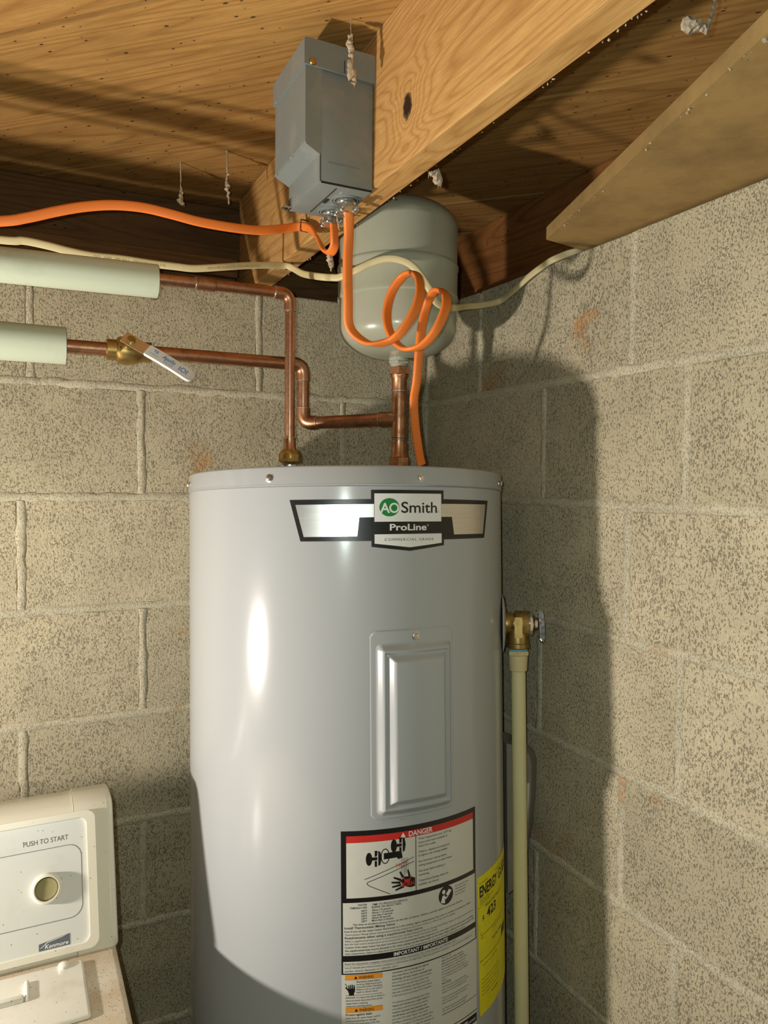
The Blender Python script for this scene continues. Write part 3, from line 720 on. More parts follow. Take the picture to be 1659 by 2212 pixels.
# yellow energy label wrapping round to the right
EX = math.radians(22.7)*HR; EZ = -0.5695
energy = curved([(EX, EZ), (EX+0.185, EZ), (EX+0.185, EZ-0.196), (EX+0.005, EZ-0.196)], 0.0004).build('energy_label', M_YELLOW, heater, True, 80, label='bright yellow energy cost label')
el = [('ENERGY', EX+0.0065, EZ-0.0300, 0.0150, dict(bold=0.035, width=0.060)), ('GUIDE', EX+0.072, EZ-0.0300, 0.0150, dict(bold=0.035, width=0.05)),
      ('U.S. Government', EX+0.0065, EZ-0.0115, 0.0024, {}), ('Federal law prohibits removal of this label', EX+0.06, EZ-0.0115, 0.0024, {}),
      ('Water Heater - Electric', EX+0.0065, EZ-0.0345, 0.0020, {}), ('Tank Size (Storage Capacity): 50 gallons', EX+0.0065, EZ-0.0375, 0.0020, {}), ('Capacity (first hour rating)', EX+0.0065, EZ-0.0405, 0.0020, {}),
      ('Estimated Yearly Energy Cost', EX+0.0230, EZ-0.0485, 0.0036, dict(bold=0.01)),
      ('$', EX+0.0135, EZ-0.0660, 0.0075, dict(bold=0.03)), ('423', EX+0.0270, EZ-0.0655, 0.0130, dict(bold=0.03, width=0.032)),
      ('$423', EX+0.0100, EZ-0.0895, 0.0024, {}), ('Cost Range of Similar Models', EX+0.045, EZ-0.0895, 0.0024, {}),
      ('First Hour Rating', EX+0.045, EZ-0.1050, 0.0042, dict(bold=0.01)), ('(How much hot water you get in the first hour)', EX+0.006, EZ-0.1215, 0.0030, {}),
      ('very small   low   medium   high', EX+0.014, EZ-0.1290, 0.0026, {}), ('ftc.gov/energy', EX+0.040, EZ-0.1780, 0.0030, dict(bold=0.01))]
for i in range(5): el.append(('• Your cost will depend on your utility rates and use.' if i % 2 == 0 else '• Estimated energy cost is based on a national average', EX+0.010, EZ-0.1480-0.0055*i, 0.0020, {}))
lett(M_BLACK, energy, el, 0.0008)
multi([rect(EX+0.0095, EZ-0.0850, EX+0.16, EZ-0.0842), rect(EX+0.0095, EZ-0.0850, EX+0.0103, EZ-0.0795), rect(EX+0.002, EZ-0.0440, EX+0.18, EZ-0.0436), rect(EX+0.088, EZ-0.122, EX+0.115, EZ-0.108)], 0.0006).build('scale_line', M_BLACK, energy, True, 80)

# nipples on the top cap
for sx, nm in ((-0.0985, 'hot_nipple'), (0.0955, 'cold_nipple')):
    MB().lathe([(0.0150, HB+0.005), (0.0150, HB+0.026), (0.0135, HB+0.027)], (sx, -0.002, 0), (0, 0, 1), 28).build(nm, M_ZINC, heater, True)
# cable clamp on the top
MB().lathe([(0.013, HB+0.006), (0.013, HB+0.010), (0.009, HB+0.012), (0.009, HB+0.016)], (0.072, -0.11, 0), (0, 0, 1), 20).build('cable_clamp', M_ZINC, heater, True)

# ------------------------------------------------------------------ relief valve and its discharge pipe
AZ = math.radians(56); RD = Vector((math.sin(AZ), -math.cos(AZ), 0)); VZ = -0.2275; PR = 0.2755
def HL(v): return H2W(v)
vc = RD*HR+Vector((0, 0, VZ))
rv = empty('relief_valve', H2W(vc), 'brass relief valve with steel lever on the right side of the heater', 'valve', rot=HQ)
def inv(m):    # heater-frame coords -> local of the valve empty
    return m.map(lambda q: q-vc)
esc = inv(MB().lathe([(0.0455, 0.0008), (0.0448, 0.0022), (0.036, 0.0046), (0.020, 0.0066), (0.0155, 0.0068), (0.0155, 0.001)], vc, RD, 48))
esc.build('escutcheon', M_HEATER, rv, True, 50)
inv(MB().lathe([(0.0150, 0.004), (0.0172, 0.006), (0.0172, 0.0145), (0.0158, 0.0165), (0.0158, 0.0195), (0.0205, 0.0215), (0.0205, 0.0400), (0.0190, 0.0420)], vc-Vector((0, 0, 0.000)), RD, 32)).build('valve_body', M_BRASS, rv, True, 40)
oc = RD*PR+Vector((0, 0, VZ))
out = inv(MB().lathe([(0.0145, 0.0), (0.0165, -0.012), (0.0165, -0.030), (0.0178, -0.031), (0.0178, -0.0375), (0.0165, -0.0385)], oc, (0, 0, 1), 32)).build('outlet', M_BRASS, rv, True, 40)
side = Vector((RD.y, -RD.x, 0))          # towards the viewer
if side.y > 0: side = -side
fr = oc+side*0.0203
ar = MB()
plate = [fr+RD*(-0.006)+Vector((0, 0, 0.012)), fr+RD*0.006+Vector((0, 0, 0.012)), fr+RD*0.006+Vector((0, 0, -0.020)), fr+RD*(-0.006)+Vector((0, 0, -0.020))]
ar.prism(plate, side*0.0016)
fa = fr+side*0.0016
for poly in ([(-0.0011, 0.008), (0.0011, 0.008), (0.0011, -0.011), (-0.0011, -0.011)], [(-0.0040, -0.010), (0.0040, -0.010), (0.0, -0.016)], [(-0.0035, 0.010), (0.0035, 0.010), (0.001, 0.006), (-0.001, 0.006)]):
    ar.prism([fa+RD*a+Vector((0, 0, b)) for a, b in poly], side*0.0010)
inv(ar).build('flow_arrow', M_BRASS, rv)
inv(MB().lathe([(0.0192, 0.0418), (0.0200, 0.0440), (0.0185, 0.0480), (0.0110, 0.0520), (0.0095, 0.0560), (0.004, 0.0575)], vc, RD, 28)).build('bonnet', M_CHROME, rv, True, 40)
lv = MB(); p0 = vc+RD*0.056+Vector((0, 0, 0.010))
lv.sweep([vc+RD*0.0590+Vector((0, 0, 0.0175)), vc+RD*0.0610+Vector((0, 0, 0.0165)), vc+RD*0.0625+Vector((0, 0, 0.0)), vc+RD*0.0630+Vector((0, 0, -0.0200)), vc+RD*0.0615+Vector((0, 0, -0.0250))], [(0.0085, 0.0042), (0.0085, -0.0042), (0.0055, -0.0042), (0.0055, 0.0010), (-0.0055, 0.0010), (-0.0055, -0.0042), (-0.0085, -0.0042), (-0.0085, 0.0042)], side)
lv.lathe([(0.0001, -0.0105), (0.0035, -0.0095), (0.0035, 0.0095), (0.0001, 0.0105)], vc+RD*0.0615+Vector((0, 0, -0.026)), side, 12)
lv.lathe([(0.0001, -0.0100), (0.0028, -0.009), (0.0028, 0.009), (0.0001, 0.0100)], vc+RD*0.060+Vector((0, 0, 0.004)), side, 12)
inv(lv).build('lever', M_CHROME, rv, True, 40)
dp = empty('discharge_pipe', H2W(oc+Vector((0, 0, -1.15))), 'cream plastic discharge pipe running down beside the heater', 'pipe', rot=HQ)
db = oc+Vector((0, 0, -1.15))
def inv2(m): return m.map(lambda q: q-db)
inv2(MB().lathe([(0.0150, -0.0395), (0.0150, -0.0425)], oc, (0, 0, 1), 24)).build('thread_tape', M_BLUE, dp, True)
ad = MB(); hexprof(ad, oc, (0, 0, 1), 0.0175, -0.0505, -0.0420); ad.lathe([(0.0148, -0.0500), (0.0150, -0.053), (0.0138, -0.0740), (0.0125, -0.0750)], oc, (0, 0, 1), 32)
inv2(ad).build('adapter', M_CPVC2, dp, True, 30)
inv2(MB().lathe([(0.0110, -0.0720), (0.0113, -0.075), (0.0113, -1.15)], oc, (0, 0, 1), 32)).build('tube', M_CPVC, dp, True)

# ------------------------------------------------------------------ manual pouch between heater and wall
PA = math.radians(76); PD = Vector((math.sin(PA), -math.cos(PA), 0)); PT = Vector((PD.y, -PD.x, 0))
pb = PD*(HR+0.004)+Vector((0, 0, -0.68))
po = empty('manual_pouch', H2W(pb), 'grey plastic document pouch wedged behind the cream pipe', 'pouch', rot=HQ)
pr = [(0.001, -0.43), (0.030, -0.436), (0.050, -0.452), (0.0545, -0.470), (0.0525, -0.520), (0.046, -0.575), (0.030, -0.66), (0.001, -0.675)]
m = MB()
NS = 9
for j in range(NS):
    t = -0.050+0.10*j/(NS-1); k = 1.25*(1.0-0.35*(abs(t)/0.050)**3)
    m.v += [PD*(HR+0.0045+max(0, (abs(t)**2)/(2*HR))*0-(abs(t)**2)/(2*HR)*0.0+a*k)+PT*t+Vector((0, 0, b)) for a, b in pr]
n_ = len(pr)
for j in range(NS-1):
    for i in range(n_):
        k = (i+1) % n_; m.f.append((j*n_+i, j*n_+k, (j+1)*n_+k, (j+1)*n_+i))
m.f.append(tuple(range(n_))); m.f.append(tuple(range((NS-1)*n_, NS*n_)))
m.map(lambda q: q-pb).build('bag', M_POUCH, po, True, 40)
sg = 1 if (PT.y < 0) else -1
sh = [(0.012, -0.500), (0.0400, -0.497), (0.0385, -0.525), (0.034, -0.575), (0.022, -0.62), (0.012, -0.63)]
MB().prism([PD*(HR+0.0045+a)+PT*(sg*0.0502)+Vector((0, 0, b)) for a, b in sh], PT*sg*0.001).map(lambda q: q-pb).build('paper_sheet', M_SHEET, po)

def settle(o, loc):
    o.location = W(*loc); o.scale = (KS, KS, KS)

# ------------------------------------------------------------------ copper piping
def ringm(p_, ax, r, w=0.002):
    return MB().lathe([(r-0.0008, -w), (r+0.0006, -w*0.4), (r+0.0006, w*0.4), (r-0.0008, w)], p_, ax, 24)
RH = 0.0080
hp = empty('copper_pipe', W(-0.431, -0.319, 0.060), 'thin copper hot water pipe rising from the heater into the upper foam sleeve', 'pipe')
HZ = 0.3255
MB().tube([W(-0.431, -0.319, 0.094), W(-0.431, -0.319, HZ-0.016)], RH, 24).build('tube', M_COPPER, hp, True)
MB().tube([W(-0.447, -0.319, HZ), W(-0.520, -0.319, HZ-0.0005), W(-0.62, -0.319, HZ-0.002), W(-1.9, -0.319, HZ-0.022)], RH, 24).build('tube', M_COPPER, hp, True)
MB().tube(corner_path([W(-0.431, -0.319, HZ-0.026), W(-0.431, -0.319, HZ), W(-0.456, -0.319, HZ)], 0.017, 10), RH+0.0015, 24).build('elbow', M_COPPERF, hp, True)
MB().lathe([(RH, -0.014), (RH+0.0014, -0.013), (RH+0.0014, 0.013), (RH, 0.014)], W(-0.563, -0.319, HZ-0.0012), (1, 0, 0), 24).build('coupling', M_COPPERF, hp, True)
for q, ax, r in ((W(-0.431, -0.319, HZ-0.0265), (0, 0, 1), RH+0.0006), (W(-0.4565, -0.319, HZ), (1, 0, 0), RH+0.0006), (W(-0.578, -0.319, HZ-0.0014), (1, 0, 0), RH), (W(-0.431, -0.319, 0.1000), (0, 0, 1), RH+0.0006)):
    ringm(q, ax, r+0.001, 0.0014).build('solder_ring', M_SOLDER, hp, True)
MB().lathe([(RH, 0.100), (RH+0.0016, 0.099), (RH+0.0016, 0.086), (0.0125, 0.079), (0.0125, 0.076)], W(-0.431, -0.319, 0), (0, 0, 1), 28).build('reducer', M_COPPERF, hp, True)
nm_ = MB().lathe([(0.0115, 0.082), (0.0155, 0.0775), (0.0165, 0.074), (0.0165, 0.068)], W(-0.431, -0.319, 0), (0, 0, 1), 28); hexprof(nm_, W(-0.431, -0.319, 0), (0, 0, 1), 0.0180, 0.0615, 0.0755)
nm_.build('union_nut', M_BRASS, hp, True, 30)

RC = 0.0108; CX, CY = -0.2372, -0.3205
cp = empty('copper_pipe', W(CX, CY, 0.060), 'copper cold water pipe with elbows and a tee below the expansion tank', 'pipe')
E1 = W(-0.365, -0.20, 0.2365); E2 = W(-0.365, -0.20, 0.134); TE = W(CX, CY, 0.1395)
MB().tube([W(-0.383, -0.20, 0.2365), W(-0.63, -0.20, 0.2360)], RC, 24).build('tube', M_COPPER, cp, True)
MB().tube([W(-0.685, -0.20, 0.2355), W(-1.9, -0.20, 0.233)], RC, 24).build('tube', M_COPPER, cp, True)
MB().tube([E1-Vector((0, 0, 0.02)), E2+Vector((0, 0, 0.02))], RC, 24).build('tube', M_COPPER, cp, True)
hd = (TE-E2).normalized()
MB().tube([E2+hd*0.018, TE], RC, 24).build('tube', M_COPPER, cp, True)
MB().tube(corner_path([E1+Vector((-0.026, 0, 0)), E1, E1-Vector((0, 0, 0.028))], 0.020, 10), RC+0.0017, 24).build('elbow', M_COPPERF, cp, True)
MB().tube(corner_path([E2+Vector((0, 0, 0.026)), E2, E2+hd*0.026], 0.020, 10), RC+0.0017, 24).build('elbow', M_COPPERF, cp, True)
tee = MB().lathe([(RC, -0.034), (RC+0.0019, -0.033), (RC+0.0019, 0.044), (RC, 0.045)], TE, (0, 0, 1), 28)
tee.tube([TE-hd*0.034, TE-hd*0.005], RC+0.0019, 24); tee.build('tee', M_COPPERF, cp, True)
MB().lathe([(RC, 0.055), (RC, 0.240)], W(CX, CY, 0), (0, 0, 1), 24).build('tube', M_COPPER, cp, True)
ut = MB().lathe([(RC, 0.186), (RC+0.0021, 0.187), (RC+0.0021, 0.205), (0.0150, 0.209), (0.0155, 0.214), (0.0155, 0.224)], W(CX, CY, 0), (0, 0, 1), 28); hexprof(ut, W(CX, CY, 0), (0, 0, 1), 0.0182, 0.212, 0.2265)
ut.build('threaded_adapter', M_COPPERF, cp, True, 30)
lt = MB().lathe([(RC+0.0021, 0.100), (RC+0.0021, 0.079), (0.0150, 0.075), (0.0155, 0.070)], W(CX, CY, 0), (0, 0, 1), 28); hexprof(lt, W(CX, CY, 0), (0, 0, 1), 0.0185, 0.058, 0.0745)
lt.build('threaded_adapter', M_COPPERF, cp, True, 30)
for q, ax, r in ((E1+Vector((-0.0265, 0, 0)), (1, 0, 0), RC), (E1-Vector((0, 0, 0.0285)), (0, 0, 1), RC), (E2+Vector((0, 0, 0.0268)), (0, 0, 1), RC), (E2+hd*0.0265, hd, RC), (TE-hd*0.0350, hd, RC), (TE+Vector((0, 0, 0.0455)), (0, 0, 1), RC), (TE-Vector((0, 0, 0.0350)), (0, 0, 1), RC), (W(CX, CY, 0.1865), (0, 0, 1), RC)):
    ringm(q, ax, r+0.001, 0.0015).build('solder_ring', M_SOLDER, cp, True)
settle(hp, (-0.4134, -0.2682, 0.0612)); settle(cp, (-0.2109, -0.2698, 0.0612))

# foam sleeves
def sleeve(x0, x1, y, z0, z1, r, label):
    n = 40; L = 14; mb = MB(); pts = []
    for i in range(L+1):
        t = i/L; pts.append(W(x0+(x1-x0)*t, y, z0+(z1-z0)*t))
    mb.tube(pts, r, n, rad=[1+0.012*math.sin(5*i+r*99) for i in range(L+1)], caps=False)
    k = len(mb.v)
    e = MB().lathe([(r*0.42, -0.004), (r*0.97, 0.0)], pts[0], (1, 0, 0), n, None)
    root = empty('pipe_insulation', pts[0]-Vector((0, 0, r)), label, 'insulation')
    mb.build('foam_tube', M_FOAM, root, True)
    MB().add(*annulus(pts[0], r*0.42, r, n)).build('cut_end', M_FOAM, root)
    return root
def annulus(c, r0, r1, n):
    vs = []; fs = []
    for r in (r0, r1):
        for i in range(n):
            a = 2*PI*i/n; vs.append(c+Vector((0.0005 if r == r1 else -0.001, r*math.cos(a), r*math.sin(a))))
    for i in range(n):
        k = (i+1) % n; fs.append((i, k, n+k, n+i))
    return vs, fs
settle(sleeve(-0.634, -1.9, -0.319, HZ-0.006, HZ-0.026, 0.0235, 'pale foam sleeve on the upper hot water pipe'), (-0.6255, -0.2682, 0.3079))
settle(sleeve(-0.750, -1.9, -0.20, 0.2355, 0.233, 0.0280, 'pale foam sleeve on the lower pipe left of the ball valve'), (-0.7467, -0.1439, 0.2154))

# ball valve
bv = empty('ball_valve', W(-0.66, -0.20, 0.2355), 'brass ball valve with white lever handle on the lower copper pipe', 'valve')
va = Vector((1, 0, 0)); vp = W(-0.66, -0.20, 0.2357)
b1 = MB().lathe([(0.0125, -0.032), (0.0160, -0.031), (0.0160, -0.017), (0.0195, -0.015), (0.0215, -0.010), (0.0215, 0.008), (0.0175, 0.018), (0.0160, 0.022), (0.0160, 0.036), (0.0125, 0.037)], vp, va, 28)
b1.build('body', M_BRASS, bv, True, 30)
hx_ = MB(); hexprof(hx_, vp, va, 0.0225, -0.0145, -0.0085, 0.001); hx_.build('body_nut', M_BRASS, bv, True, 30)
sd_ = Vector((0.06, -0.93, 0.36)).normalized()
MB().lathe([(0.010, 0.016), (0.010, 0.026), (0.006, 0.027), (0.006, 0.034)], vp, sd_, 20).build('stem', M_BRASS, bv, True, 30)
hb = vp+sd_*0.031
hdir = W(-0.577, -0.262, 0.196)-hb; hdir = (hdir-sd_*hdir.dot(sd_)*0.25).normalized()
hside = sd_.cross(hdir).normalized()
hn = hdir.cross(hside).normalized()
if hn.dot(sd_) < 0: hn = -hn
MB().sweep([hb-hdir*0.013, hb+hdir*0.010, hb+hdir*0.020+hn*0.001, hb+hdir*0.032+hn*0.002], [(0.0100, 0.0011), (0.0100, -0.0011), (-0.0100, -0.0011), (-0.0100, 0.0011)], hside).build('lever', M_CHROME, bv)
nt = MB(); hexprof(nt, hb, hn, 0.0068, 0.001, 0.0055, 0.0008); nt.build('lever_nut', M_BRASS, bv, True, 30)
hs = []
for i in range(8):
    a = -PI/2+PI*i/7; hs.append((0.0106-0.0022+0.0022*math.cos(a), 0.0032*math.sin(a)))
sec = [(0.0098, -0.0030), (0.0108, -0.0015), (0.0108, 0.0015), (0.0098, 0.0030), (-0.0098, 0.0030), (-0.0108, 0.0015), (-0.0108, -0.0015), (-0.0098, -0.0030)]
G0 = hb+hdir*0.028+hn*0.002; LG = 0.082
MB().sweep([G0+hdir*(LG*t)+hn*(0.002*math.sin(PI*t)) for t in (0, .02, .3, .6, .85, .92, .96, .985, 1.0)], sec, hside, rad=[0.9, 1, 1, 1, 1, 0.96, 0.84, 0.64, 0.3]).build('grip', M_WHITE, bv, True, 40)
gs = hside if hside.z > 0 else -hside
def gmap(x, y): return G0+hdir*x+gs*y+hn*(0.0052)
lett(M_BLUEINK, bv, [('Apollo', 0.026, -0.0010, 0.0070, dict(shear=0.25, width=0.022, bold=0.01)), ('VALVES', 0.031, -0.0062, 0.0026, dict(width=0.016)), ('TE', 0.010, 0.0005, 0.0052, dict(bold=0.01)), ('CONBRACO', 0.006, -0.0048, 0.0018, {}), ('IOI', 0.056, -0.004, 0.0085, dict(bold=0.0))], 0, gmap)
settle(bv, (-0.6527, -0.1439, 0.2446))

# ------------------------------------------------------------------ expansion tank
tx, ty = -0.2420, -0.3205
TR = 0.1000
et = empty('expansion_tank', W(tx, ty, 0.222), 'putty grey expansion tank standing on the copper tee under the joist', 'tank')
def arc(r0, z0, r1, z1, n, top):
    # quarter ellipse between axis side and wall side
    out = []
    for i in range(n+1):
        a = PI/2*i/n
        out.append((r0+(r1-r0)*math.sin(a), z1+(z0-z1)*math.cos(a)))
    return out if not top else out[::-1]
MB().lathe([(0.012, 0.240)]+arc(0.016, 0.240, TR-0.0015, 0.286, 12, False)+[(TR-0.0015, 0.333)], W(tx, ty, 0), (0, 0, 1), 72).build('lower_shell', M_TANK, et, True, 40)
MB().lathe([(TR-0.0015, 0.332), (TR+0.0008, 0.334), (TR+0.0010, 0.338), (TR-0.0002, 0.342), (TR-0.0002, 0.380), (TR+0.0012, 0.384), (TR+0.0012, 0.388), (TR-0.001, 0.391)], W(tx, ty, 0), (0, 0, 1), 72).build('seam_band', M_TANK, et, True, 40)
MB().lathe([(TR-0.001, 0.390), (TR-0.001, 0.452)]+arc(0.004, 0.500, TR-0.001, 0.452, 12, True), W(tx, ty, 0), (0, 0, 1), 72).build('upper_shell', M_TANK, et, True, 40)
nz_ = MB().lathe([(0.0165, 0.243), (0.0165, 0.236), (0.0140, 0.234), (0.0140, 0.225)], W(tx+0.003, ty, 0), (0, 0, 1), 24); hexprof(nz_, W(tx+0.003, ty, 0), (0, 0, 1), 0.0178, 0.2295, 0.2350, 0.001)
nz_.build('nipple', M_TANK, et, True, 30)
settle(et, (-0.2159, -0.2698, 0.2305))

# ------------------------------------------------------------------ grey disconnect box on the joist
bx = empty('disconnect_box', W(-0.43, -0.475, 0.415), 'grey steel electrical disconnect box screwed to the joist', 'electrical box')
MB().box(W(-0.4675, -0.5345, 0.4165), W(-0.3915, -0.4165, 0.575), 0.0012, 2).build('body', M_BOX, bx, True, 40)
ydir = Vector((0, 0.1185, 0))
cov = [W(-0.4665, -0.5362, 0.4505), W(-0.4855, -0.5362, 0.4605), W(-0.4870, -0.5362, 0.4640), W(-0.4870, -0.5362, 0.575), W(-0.4640, -0.5362, 0.575), W(-0.4640, -0.5362, 0.4600)]
cvo = MB().prism(cov, (0, 0.1215, 0)).build('cover', M_BOX, bx, False)
lid = [W(-0.4895, -0.5390, 0.5585), W(-0.4895, -0.5390, 0.5895), W(-0.4860, -0.5390, 0.5915), W(-0.3905, -0.5390, 0.5915), W(-0.3905, -0.5390, 0.5555)]
lo_ = MB().prism(lid, (0, 0.1270, 0)).build('lid', M_BOX, bx, False)
MB().box(W(-0.4350, -0.5398, 0.5585), W(-0.4342, -0.5388, 0.5745)).build('lid_notch', M_DARK, lo_)
MB().box(W(-0.4660, -0.5355, 0.4180), W(-0.4652, -0.5343, 0.557)).build('seam', M_DARK, bx)
MB().box(W(-0.4545, -0.5362, 0.4434), W(-0.4098, -0.5340, 0.4450), 0.0004, 1).build('embossed_line', M_BOX, bx)
MB().box(W(-0.4645, -0.5352, 0.4160), W(-0.3925, -0.5343, 0.4185)).build('bottom_slot', M_DARK, bx)
sr = MB().lathe([(0.0050, 0), (0.0050, 0.001), (0.0042, 0.0024), (0.0002, 0.0036)], W(-0.4785, -0.5390, 0.5625), (0, -1, 0), 16)
sr.build('screw', M_BRASS, lo_, True)
hs_ = MB().box(W(-0.4790, -0.4300, 0.4165), W(-0.4680, -0.4190, 0.4185)).box(W(-0.4695, -0.4310, 0.4165), W(-0.4678, -0.4190, 0.4300)); hs_.build('hasp', M_ZINC, bx)
MB().lathe([(0.0030, 0), (0.0030, -0.0008)], W(-0.4745, -0.4245, 0.4165), (0, 0, 1), 12).build('hasp_hole', M_DARK, bx)
MB().box(W(-0.4400, -0.5250, 0.4155), W(-0.4392, -0.4300, 0.4166)).build('bottom_seam', M_DARK, bx)
MB().box(W(-0.4375, -0.4860, 0.4152), W(-0.4335, -0.4720, 0.4166)).build('bottom_slot', M_DARK, bx)
for (kx, ky) in ((-0.4120, -0.4930), (-0.4120, -0.4430)):
    for rr in (0.0205, 0.0172):
        MB().lathe([(rr, 0.0005), (rr, -0.0008), (rr-0.0012, -0.0012), (rr-0.0022, -0.0008), (rr-0.0022, 0.0005)], W(kx, ky, 0.4160), (0, 0, 1), 36).build('knockout_ring', M_BOX, bx, True, 40)
    cn = MB().lathe([(0.0140, 0.0), (0.0140, -0.0035), (0.0110, -0.0045), (0.0110, -0.0130), (0.0095, -0.0135)], W(kx, ky, 0.4155), (0, 0, 1), 24).build('cable_connector', M_ZINC, bx, True, 40)
    cl = MB().box(W(kx-0.0125, ky-0.0130, 0.3965), W(kx+0.0125, ky-0.0085, 0.4075), 0.001, 1); cl.box(W(kx-0.0125, ky+0.0085, 0.3965), W(kx+0.0125, ky+0.0130, 0.4075), 0.001, 1); cl.build('clamp', M_ZINC, cn, True, 40)
    for sx in (-0.0095, 0.0095):
        MB().lathe([(0.0002, -0.0200), (0.0032, -0.0192), (0.0038, -0.0165), (0.0038, -0.0150), (0.0016, -0.0145), (0.0016, 0.0200), (0.0002, 0.0205)], W(kx+sx, ky, 0.4020), (0, 1, 0), 12).build('clamp_screw', M_ZINC, cn, True, 40)

# ------------------------------------------------------------------ cables
COIL = [(-0.4090, -0.4930, 0.4170), (-0.3990, -0.4740, 0.3820), (-0.3970, -0.4660, 0.3420), (-0.3930, -0.4590, 0.2900), (-0.3880, -0.4510, 0.2590), (-0.3760, -0.4530, 0.2420), (-0.3580, -0.4620, 0.2320), (-0.3360, -0.4730, 0.2350), (-0.3240, -0.4890, 0.2460), (-0.3070, -0.4960, 0.2740), (-0.2940, -0.4910, 0.3030), (-0.2850, -0.4710, 0.3320), (-0.2840, -0.4490, 0.3460), (-0.2870, -0.4250, 0.3460), (-0.2970, -0.4100, 0.3270), (-0.3040, -0.4070, 0.3010), (-0.3090, -0.4170, 0.2740), (-0.3090, -0.4350, 0.2490), (-0.3080, -0.4590, 0.2320), (-0.3030, -0.4780, 0.2260), (-0.2900, -0.4960, 0.2310), (-0.2780, -0.5120, 0.2510), (-0.2630, -0.5120, 0.2830), (-0.2550, -0.4980, 0.3050), (-0.2540, -0.4760, 0.3180), (-0.2510, -0.4500, 0.3170), (-0.2510, -0.4340, 0.3000), (-0.2570, -0.4320, 0.2720), (-0.2610, -0.4310, 0.2360), (-0.2600, -0.4230, 0.1910), (-0.2550, -0.4050, 0.1610), (-0.2460, -0.3940, 0.1220), (-0.2310, -0.3810, 0.0780), (-0.2240, -0.3770, 0.0610)]
# ribbon width follows the coil axis: sideways and away from the viewer
cax = Vector((rgt.x*0.86+math.sin(YAW)*0.50, rgt.y*0.86+math.cos(YAW)*0.50, 0)).normalized()
oc_ = MB().ribbon(smooth_path([W(*q) for q in COIL], 8), 0.0150, 0.0066, cax)
tag(oc_.build('orange_cable', M_ORANGE, None, True, 40, origin=W(-0.235, -0.383, 0.05)), 'flat orange cable coiled in two loops in front of the expansion tank', 'cable')
ORL = [(-1.9, -0.300, 0.40), (-1.2, -0.300, 0.352), (-0.93, -0.300, 0.362), (-0.8358, -0.3000, 0.3790), (-0.8019, -0.3000, 0.3894), (-0.7669, -0.3000, 0.4033), (-0.7310, -0.3000, 0.4157), (-0.6908, -0.3000, 0.4250), (-0.6493, -0.3000, 0.4281), (-0.6097, -0.3000, 0.4252), (-0.5689, -0.3000, 0.4209), (-0.5194, -0.2990, 0.4204), (-0.4755, -0.2960, 0.4237), (-0.4507, -0.2930, 0.4296), (-0.4253, -0.2860, 0.4378), (-0.4020, -0.2900, 0.4430), (-0.3995, -0.3279, 0.4272), (-0.4010, -0.3653, 0.3992), (-0.4050, -0.3960, 0.3759), (-0.4060, -0.4223, 0.3653), (-0.4070, -0.4400, 0.3693), (-0.4090, -0.4450, 0.3850), (-0.4110, -0.4430, 0.4170)]
osp = smooth_path([W(*q) for q in ORL], 8)
sides = []
for i, q in enumerate(osp):
    t = i/(len(osp)-1); k = max(0.0, min(1.0, (t-0.70)/0.12))
    sides.append(Vector((-0.25*(1-k)-0.85*k, -0.10*(1-k)-0.35*k, (1-k)*1.0+0.25*k)))
tag(MB().ribbon(osp, 0.0140, 0.0058, sides).build('orange_cable', M_ORANGE, None, True, 40, origin=W(-0.9, -0.3, 0.35)), 'flat orange cable running from the left to the grey box', 'cable')
WHT = [(-1.9, -0.20, 0.40), (-1.3, -0.20, 0.39), (-1.0, -0.20, 0.379), (-0.8373, -0.2000, 0.3823), (-0.8066, -0.2000, 0.3855), (-0.7753, -0.2000, 0.3833), (-0.7432, -0.2000, 0.3790), (-0.7102, -0.2000, 0.3766), (-0.6660, -0.2000, 0.3778), (-0.6204, -0.2000, 0.3768), (-0.5841, -0.2000, 0.3772), (-0.5544, -0.2000, 0.3782), (-0.5086, -0.1980, 0.3870), (-0.4650, -0.1850, 0.3985), (-0.4194, -0.1700, 0.4092), (-0.3799, -0.1600, 0.4150), (-0.368, -0.204, 0.393), (-0.368, -0.283, 0.369), (-0.352, -0.298, 0.366), (-0.3423, -0.310, 0.3653), (-0.3246, -0.3362, 0.3726), (-0.3047, -0.3487, 0.3831), (-0.2849, -0.3612, 0.3894), (-0.265, -0.3727, 0.3873), (-0.2451, -0.3821, 0.3758), (-0.2222, -0.3884, 0.3465), (-0.2033, -0.3863, 0.3225), (-0.1636, -0.3727, 0.3225), (-0.1041, -0.3132, 0.3434), (-0.055, -0.290, 0.3560), (-0.0120, -0.2879, 0.3689), (-0.0120, -0.3306, 0.3789), (-0.0120, -0.3709, 0.3916), (-0.0110, -0.4028, 0.4000), (-0.0060, -0.4335, 0.4080), (0.010, -0.470, 0.4130), (0.05, -0.4750, 0.4150)]
wsp = smooth_path([W(*q) for q in WHT], 8)
wsd = []
for q in wsp: wsd.append(Vector((0.0, -0.2, 1.0)))
wc = MB().ribbon(wsp, 0.0118, 0.0060, wsd).build('ivory_cable', M_WHITEC, None, True, 40, origin=W(-0.9, -0.06, 0.40))
tag(wc, 'ivory cable snaking under the joist and across the tank to the right wall', 'cable')
